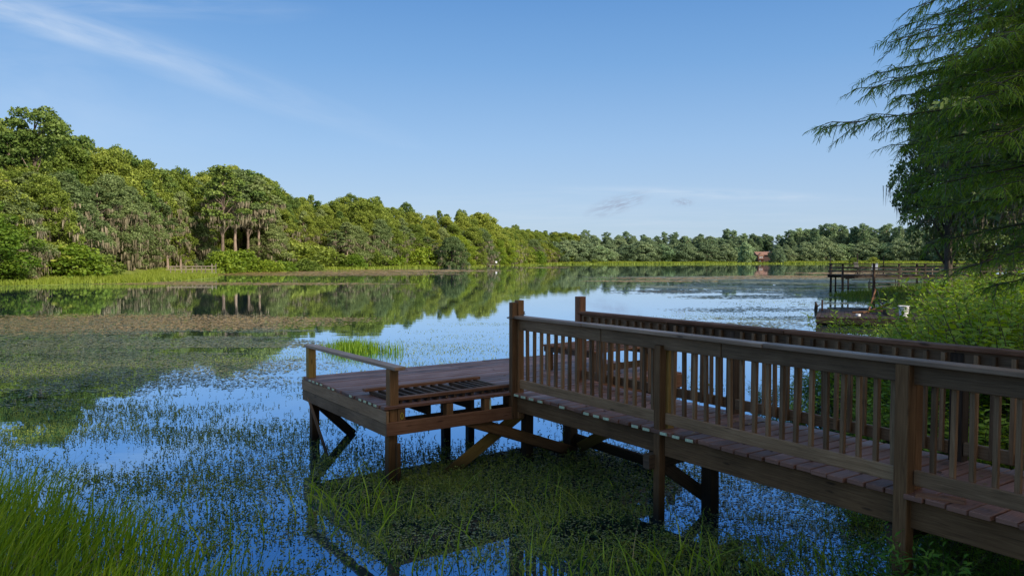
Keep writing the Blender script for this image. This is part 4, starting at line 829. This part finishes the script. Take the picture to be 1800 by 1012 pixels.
# floating mats: many small flat pads
def pads(name,mat,ells,tiers,thr,label,cat,nsx=.35,nsy=1.0,seed=31,dens=1.0,gain=6):
    V=[];VA=[]
    for y0,y1,den,sz in tiers:
        xr=.74*y1+2; n=int(2*xr*(y1-y0)*den); x,y=scat(n,-xr,xr,y0,y1); px,py=PIX(x,y,0*x); d=0*x
        for e in ells: d=np.maximum(d,soft_ell(px,py,*e[:4])*e[4])
        nz=fbm(x*nsx/ (1+y0/25),y*nsy/(1+y0/25),seed)*.65+fbm(x*1.7/(1+y0/25),y*2.5/(1+y0/25),seed+1)*.35
        k=(RNG.random(n)<dens*np.clip(d*1.5,0,1)*np.clip((nz+d*.25-thr)*gain,0,1))&(sdist(x,y)<0); x=x[k];y=y[k];nz=nz[k]; m=len(x)
        a=RNG.uniform(0,6.28,m); s=sz*RNG.uniform(.5,1.4,m); z=RNG.uniform(.003,.012,m); asp=RNG.uniform(1,2.2,m)
        ca,sa=np.cos(a),np.sin(a); P_=[]
        for ux,uy in ((-1,-.35),(.25,-1),(1,.3),(-.3,1)):
            jx=ux*asp+RNG.normal(0,.15,m); jy=uy+RNG.normal(0,.15,m)
            P_.append(np.stack([x+(ca*jx-sa*jy)*s,y+(sa*jx+ca*jy)*s,z+RNG.uniform(-.002,.003,m)],-1))
        V.append(np.stack(P_,1).reshape(-1,3)); VA.append(np.clip(.5+(nz-.5)*1.2+RNG.normal(0,.18,m),0,1))
    v=np.concatenate(V); o=link(name,fast_mesh(name,v,np.arange(len(v)).reshape(-1,4),M[mat],var=np.concatenate(VA))); tag(o,label,cat,kind='stuff'); return len(v)//4
c1=pads('floating_weed','mat',[(180,640,340,55,1.0),(60,600,320,40,1.0),(420,600,200,18,.8),(70,700,180,50,.55),(200,740,300,40,.22),(480,585,120,8,.7)],((10,14,420,.018),(14,22,420,.021),(22,34,190,.036),(34,55,50,.075)),.57,'olive floating weed mats with tree reflections on the left half of the lake','floating weed',nsx=.2,nsy=1.0,gain=9)
c2=pads('brown_floating_weed','brownmat',[(230,567,300,13,1.0),(60,575,200,12,.9),(520,562,140,5,.6),(430,499,240,2.2,.9),(560,481,210,3.6,1.0),(720,476,140,2.2,.9),(300,497,120,2.2,.7),(470,478,80,5,.8)],((24,40,130,.04),(40,75,22,.10),(75,130,7,.2),(130,230,1.4,.5)),.30,'brown and tan floating weed lying in bands off the left shore','floating weed')
c3=pads('weed_band','mat',[(1290,506,180,9,1.0),(1200,513,130,4,.8),(1400,494,200,6,1),(1440,515,170,14,.8),(1330,523,130,5,.8),(1380,560,150,8,.5),(1280,571,150,9,.7),(1340,546,150,6,.7),(1210,487,160,2.5,.6),(1480,535,60,5,.5),(1560,470,120,3,.6),(1250,530,120,2,.4)],((24,40,75,.05),(40,62,24,.11),(62,110,8,.24),(110,200,.9,.5)),.56,'long dark weed bands on the right half of the lake','floating weed',seed=41,nsx=.16,nsy=1.5,gain=16)
c4=pads('orange_weed_band','brownmat',[(1290,489,190,1.8,1.0),(1400,486,130,1.6,.9),(1180,512,60,1.8,.9),(1150,494,100,1.4,.8),(1480,480,80,1.6,.7),(960,470,40,1.0,.5)],((50,75,12,.14),(75,110,7,.22),(110,210,2.5,.42)),.22,'thin orange brown weed streaks on the far water','floating weed',seed=51)
c5=pads('duckweed','duck',[(980,850,380,60,1.0),(1250,860,260,60,.9),(1420,900,220,80,.8),(1500,850,140,60,.7),(850,930,300,60,.45),(640,940,160,50,.5),(1300,960,300,60,.7),(720,830,120,30,.5),(500,820,120,60,.3)],((5.4,8,1500,.009),(8,11,1100,.011),(11,14,500,.014)),.38,'grey-green duckweed film on the dark water under the pier','duckweed',nsx=.6,nsy=.9,seed=61)
print('pads',c1,c2,c3,c4,c5,'stems',len(h))

# ------------------------------------------------------------------ fishing pier at the right
def gz(x,y): return float(ground(np.array([x]),np.array([y]))[0])
fp=empty('fishing_pier',(23.7,55,0)); tag(fp,'dark old fishing pier on tall posts with three-bar railings at the right shore','pier')
b=MB()
for i in range(150):
    x=i*.15; b.bar((x,-.1+random.uniform(-.03,.03),1.34),(x,2.6,1.34),.14,.04)
M['old2']=wood('tarred_pier_wood',(.018,.013,.010),(.04,.03,.024),(.08,.062,.05))
b.build('deck',M['old2'],fp)
for y_ in (0,2.4):
    b=MB(); b.bar((-.1,y_,1.22),(22.4,y_,1.22),.08,.2); b.build('beam',M['old2'],fp)
for j,y_ in enumerate((0,2.4)):
    for i,x in enumerate((0,.4,4.0,5.85,7.6,11.3,15,18.6,22.2) if j==0 else (.12,.5,6.6,11.4,15.1,18.7,22.3)):
        b=MB(); b.post(x,y_,-.8,2.18 if i not in (1,) else 1.3,.12 if i!=1 else .09,lean=(random.uniform(-.05,.05),0)); b.build('post',M['old2'],fp)
    for z_ in (2.13,1.86,1.60):
        b=MB(); b.bar((-.05,y_-.06,z_),(22.3,y_-.06,z_-.02),.04 if z_<2.1 else .12,.09 if z_<2.1 else .05); b.build('rail',M['old2'],fp)
for z_ in (2.13,1.86,1.60):
    b=MB(); b.bar((-.05,0,z_+.003),(-.05,2.4,z_+.003),.05,.08); b.build('rail',M['old2'],fp)
for x0,x1,z0 in ((0,.1,2.6),(2.1,2.1,2.75),(4.05,4.05,2.6)):
    b=MB(); b.tube([(x0,2.4,1.3),(x1,2.4,z0+.15)],.035,6); b.build('pole',M['old2'],fp)
b=MB(); b.bar((.2,0,1.1),(3.6,1.2,1.3),.06,.1); b.build('brace',M['old2'],fp)
# metal boat lift rack hanging below
rk=empty('boat_rack',(25.1,54,0)); tag(rk,'rusty pipe rack of thin horizontal bars hung under the fishing pier','boat rack')
for z_ in (1.12,.82,.60,.36,.13):
    b=MB(); b.tube([(-1.2 if z_>1 else .1,0,z_-.08 if z_>1 else z_),(3.4,.1,z_)],.035,6); b.build('bar',M['steel'],rk)
for x in (.1,1.9,3.4):
    b=MB(); b.tube([(x,.05,1.12),(x,.05,.13)],.03,6); b.build('upright',M['steel'],rk)
b=MB(); b.tube([(.15,0,1.1),(-.02,0,.85),(-.02,0,.5),(.15,0,.16)],.03,6); b.build('curved_arm',M['steel'],rk)
# chairs and clutter on the fishing pier
def folding_chair(x,y,z,rz,label,mat,s=1.0):
    r=empty('folding_chair',(x,y,z),rz); r.scale=(s,s,s); tag(r,label,'chair')
    b=MB(); b.bar((-.22,0,.42),(.22,0,.42),.42,.03); b.build('seat',M[mat],r)
    b=MB(); b.bar((0,.22,.45),(0,.34,.9),.44,.03); b.build('backrest',M[mat],r)
    for sx in (-.22,.22):
        for a,c in ((-.2,.22),(.22,-.2)):
            b=MB(); b.tube([(sx,a,0),(sx,c,.45)],.015,5); b.build('leg',M['steel'],r)
    return r
folding_chair(25.4,56.2,1.36,.4,'dark folding chair at the outer end of the fishing pier','black')
folding_chair(26.6,56.4,1.36,-.6,'white folding chair beside the dark one on the fishing pier','white',.9)
b=MB()
for t in range(2): b.bar((.0,0,.25+.25*t),(4.6,0,.25+.25*t),.06,.05)
for x in (0,1.1,2.3,3.4,4.6): b.post(x,0,0,.5,.06)
for x in (0,4.6): b.bar((x,-.4,.02),(x,.4,.02),.06,.05)
o=b.build('cleaning_rack',M['pale'],None,loc=(28.4,56.1,1.362)); tag(o,'long low pale frame standing on the fishing pier deck','rack')
# thick mooring pole
b=MB(); b.tube([(0,0,-.9),(.02,0,1.0),(.0,0,2.32)],[.085,.08,.07],8); o=b.build('mooring_pole',M['old'],None,smooth=True,loc=(17.9,38,0)); tag(o,'thick dark mooring pole rising behind the floating dock','pole')
b=MB(); b.tube([(0,0,-.6),(.0,0,.78)],.04,6); o=b.build('mooring_stake',M['red'],None,loc=(13.35,33.0,0)); tag(o,'thin red stake at the left corner of the floating dock','stake')
b=MB(); b.tube([(0,0,-.4),(.05,0,.25),(.0,.02,.42)],[.10,.08,.03],6); b.tube([(0,0,.1),(.25,0,.3)],[.04,.02],5); o=b.build('snag',M['old'],None,loc=(W(1433,545)[0],W(1433,545)[1],0)); tag(o,'dark broken snag poking from the water left of the floating dock','snag')
# floating dock
fd=empty('floating_dock',(11.75,29.6,0),math.atan2(-.39,.92)); tag(fd,'low worn floating dock with reddish boards partly behind the shrubs','floating dock')
b=MB()
for i in range(37): b.bar((.07+i*.148,-.03+random.uniform(-.03,.02),.29),(.07+i*.148,5.3,.29+random.uniform(-.01,.01)),.138,.04)
b.build('deck',M['floatdeck'],fd)
for y_ in (0,2.6,5.2):
    b=MB(); b.bar((0,y_,.16),(5.5,y_,.16),.06,.2); b.build('beam',M['old'],fd)
b=MB(); b.bar((.02,0,.155),(.02,5.2,.155),.06,.2); b.build('beam',M['old'],fd)
for x in (.9,2.9,4.8):
    b=MB(); b.tube([(x,.5,-.02),(x,4.8,-.02)],.22,12); b.build('float',M['black'],fd,smooth=True)
def fdl(x,y): 
    a=fd.rotation_euler.z; return (11.75+x*math.cos(a)-y*math.sin(a),29.6+x*math.sin(a)+y*math.cos(a))
# bucket, bin, chair, boards on it
x_,y_=(1590-CX)/F*29.5,29.5
b=MB(); b.tube([(0,0,0),(0,0,.02),(0,0,.40),(0,0,.425)],[.15,.155,.19,.20],20); bk=b.build('white_bucket',M['white'],None,smooth=True,loc=(x_,y_,.312)); tag(bk,'white plastic bucket standing on the floating dock','bucket')
rim=MB(); rim.tube([(math.cos(t)*.2,math.sin(t)*.2,.42) for t in np.linspace(0,2*math.pi,21)],.012,6); rim.build('rim',M['white'],bk,smooth=True)
hd=MB(); hd.tube([(-.2,0,.4),(-.16,-.12,.2),(0,-.17,.12),(.16,-.12,.2),(.2,0,.4)],.005,5); hd.build('handle',M['steel'],bk)
b=MB(); b.quadbox((0,0,.13),(.24,0,0),(0,.2,0),(0,0,.13)); b.bar((-.26,0,.27),(.26,0,.27),.44,.03); o=b.build('black_bin',M['black'],None,loc=((1568-CX)/F*30.5,30.5,.312),bevel=.01); tag(o,'low black bin left of the white bucket','bin')
folding_chair(*fdl(2.6,3.2),.312,1.1,'tipped dark folding chair on the floating dock','black')
b=MB(); b.tube([(0,0,0),(.35,.1,1.0)],.03,6); b.tube([(-.2,0,.02),(.9,.2,.35)],.035,6); b.tube([(-.5,.3,.02),(.6,-.2,.12)],.04,6); o=b.build('pole_heap',M['red'],None,loc=(*fdl(1.9,2.7),.312)); tag(o,'small heap of poles and sticks on the floating dock','poles')
b=MB(); b.tube([(0,0,.02),(0,0,.1)],[.09,.09],12); o=b.build('float_ball',M['white'],None,smooth=True,loc=(*fdl(1.5,1.0),.30)); tag(o,'small white float lying at the front of the floating dock','float')
# turquoise upturned boat
b=MB(); n=12
for i in range(n-1):
    t0=i/(n-1)*2-1; t1=(i+1)/(n-1)*2-1
b.tube([(t*1.1,0,.10+.12*(1-t*t)) for t in np.linspace(-1,1,12)],[.04+.26*(1-t*t)**.6 for t in np.linspace(-1,1,12)],10)
ky=b.build('upturned_kayak',M['turq'],None,smooth=True,loc=((1712-CX)/F*21,21,gz((1712-CX)/F*21,21)+.3)); ky.rotation_euler=(0,0,.15); ky.scale=(.5,.5,.5); tag(ky,'turquoise upturned kayak half hidden among the right bank shrubs','kayak')
# ------------------------------------------------------------------ railed dock on the left shore
x0,y0=(300-CX)/F*104,104; rd=empty('railed_dock',(x0,y0,0),.05); tag(rd,'small pale wooden dock with two-bar railing in the marsh grass','dock')
b=MB(); 
for i in range(38): b.bar((i*.15,0,.55),(i*.15,1.6,.55),.14,.05)
b.build('deck',M['pale'],rd)
for x in (0,1.45,2.9,4.1,5.5):
    for y_ in (0,1.6):
        b=MB(); b.post(x,y_,-.6,1.42 if x<5 else 1.75,.11); b.build('post',M['pale'],rd)
for z_ in (1.40,1.0):
    for y_ in (-.07,1.53):
        b=MB(); b.bar((-.6,y_,z_),(5.5,y_,z_+.02),.05,.10); b.build('rail',M['pale'],rd)
# tiny dock with white chair
x0,y0=W(857,470); td=empty('tiny_dock',(x0,y0+1,0),.0); tag(td,'tiny dark dock at the foot of the wooded left shore','dock')
b=MB(); b.bar((0,1.5,.7),(3.2,1.5,.7),3,.08); b.build('deck',M['pale'],td)
for x in (0,1.1,2.1,3.2):
    b=MB(); b.post(x,.1,-.5,1.35 if x!=1.1 else 1.9,.12); b.build('post',M['old'],td)
b=MB(); b.bar((0,.02,1.3),(1.6,.02,1.3),.05,.12); b.build('rail',M['old'],td)
folding_chair(x0+2.3,y0+1.8,.75,0,'white chair on the tiny dock below the wood','white',1.0)
# ------------------------------------------------------------------ red-roofed house on the far shore
hy=352.0; hx=(1329-CX)/F*hy; hz=gz(hx+4,hy); s_=hy/F
hs=empty('lake_house',(hx,hy,hz)); hs.scale=(.95,.95,1.0); tag(hs,'two-storey timber house with terracotta roof between the far shore oaks','house')
b=MB(); b.quadbox((4,3,1.9),(3.6,0,0),(0,3,0),(0,0,1.9)); b.build('wall',M['darkwall'],hs)
b=MB(); b.bar((.3,-.4,3.95),(7.9,-.4,3.95),.1,.1)
v=[(-.1,-1.0,3.6),(8.1,-1.0,3.6),(8.1,3,5.1),(-.1,3,5.1),(8.1,6.8,3.6),(-.1,6.8,3.6)]
me=bpy.data.meshes.new('roof'); me.from_pydata(v,[],[(0,1,2,3),(3,2,4,5),(0,3,5),(1,4,2)]); me.materials.append(M['rooftile']); link('roof',me,hs)
b=MB(); b.quadbox((1.7,-.9,1.75),(1.25,0,0),(0,.9,0),(0,0,1.75)); w_=b.build('wing_wall',M['brick'],hs)
v=[(.1,-2.1,3.1),(3.3,-2.1,3.1),(1.7,-2.1,4.4),(.1,.4,3.1),(3.3,.4,3.1),(1.7,.4,4.4)]
me=bpy.data.meshes.new('gable_roof'); me.from_pydata(v,[],[(0,2,5,3),(2,1,4,5),(0,1,2)]); me.materials.append(M['rooftile']); link('gable_roof',me,hs)
for wx,wz in ((1.25,2.45),(2.15,2.45),(1.3,.9)):
    b=MB(); b.quadbox((wx,-1.83,wz),(.33,0,0),(0,.02,0),(0,0,.38)); f_=b.build('window',M['white'],hs); b=MB(); b.quadbox((wx,-1.86,wz),(.26,0,0),(0,.015,0),(0,0,.31)); b.build('pane',M['glass'],f_)
b=MB(); b.bar((.3,-2.3,1.6),(7.4,-2.3,1.6),1.0,.12); b.bar((.3,-2.75,2.3),(7.4,-2.75,2.3),.06,.08); b.build('balcony',M['brick'],hs)
for x in (.4,2.7,5,7.3):
    b=MB(); b.post(x,-2.7,-.1,2.3,.14); b.build('post',M['darkwall'],hs)

# fallen leaves on the walkway and platform
n=260; uu=RNG.uniform(-8.5,2.6,n); vv=np.where(uu<0,RNG.uniform(.1,1.15,n)**1.0,RNG.uniform(-1.6,2.8,n)); x=P0[0]+uu*UX[0]+vv*VX[0]; y=P0[1]+uu*UX[1]+vv*VX[1]
v=leaf_quads(np.stack([x,y,np.full(n,DZ+.006)],-1),np.array([0,0,1.0])+rdir(n)*.25,RNG.uniform(.008,.022,n),1.5)
M['litter']=leaf('fallen_brown_leaves',(.06,.03,.015),(.16,.09,.04),(.34,.22,.10),trans=0,objvar=0)
tag(link('fallen_leaves',fast_mesh('fallen_leaves',v,np.arange(len(v)).reshape(-1,4),M['litter'],var=RNG.random(n))),'small brown fallen leaves scattered on the pier boards','fallen leaves',kind='stuff')
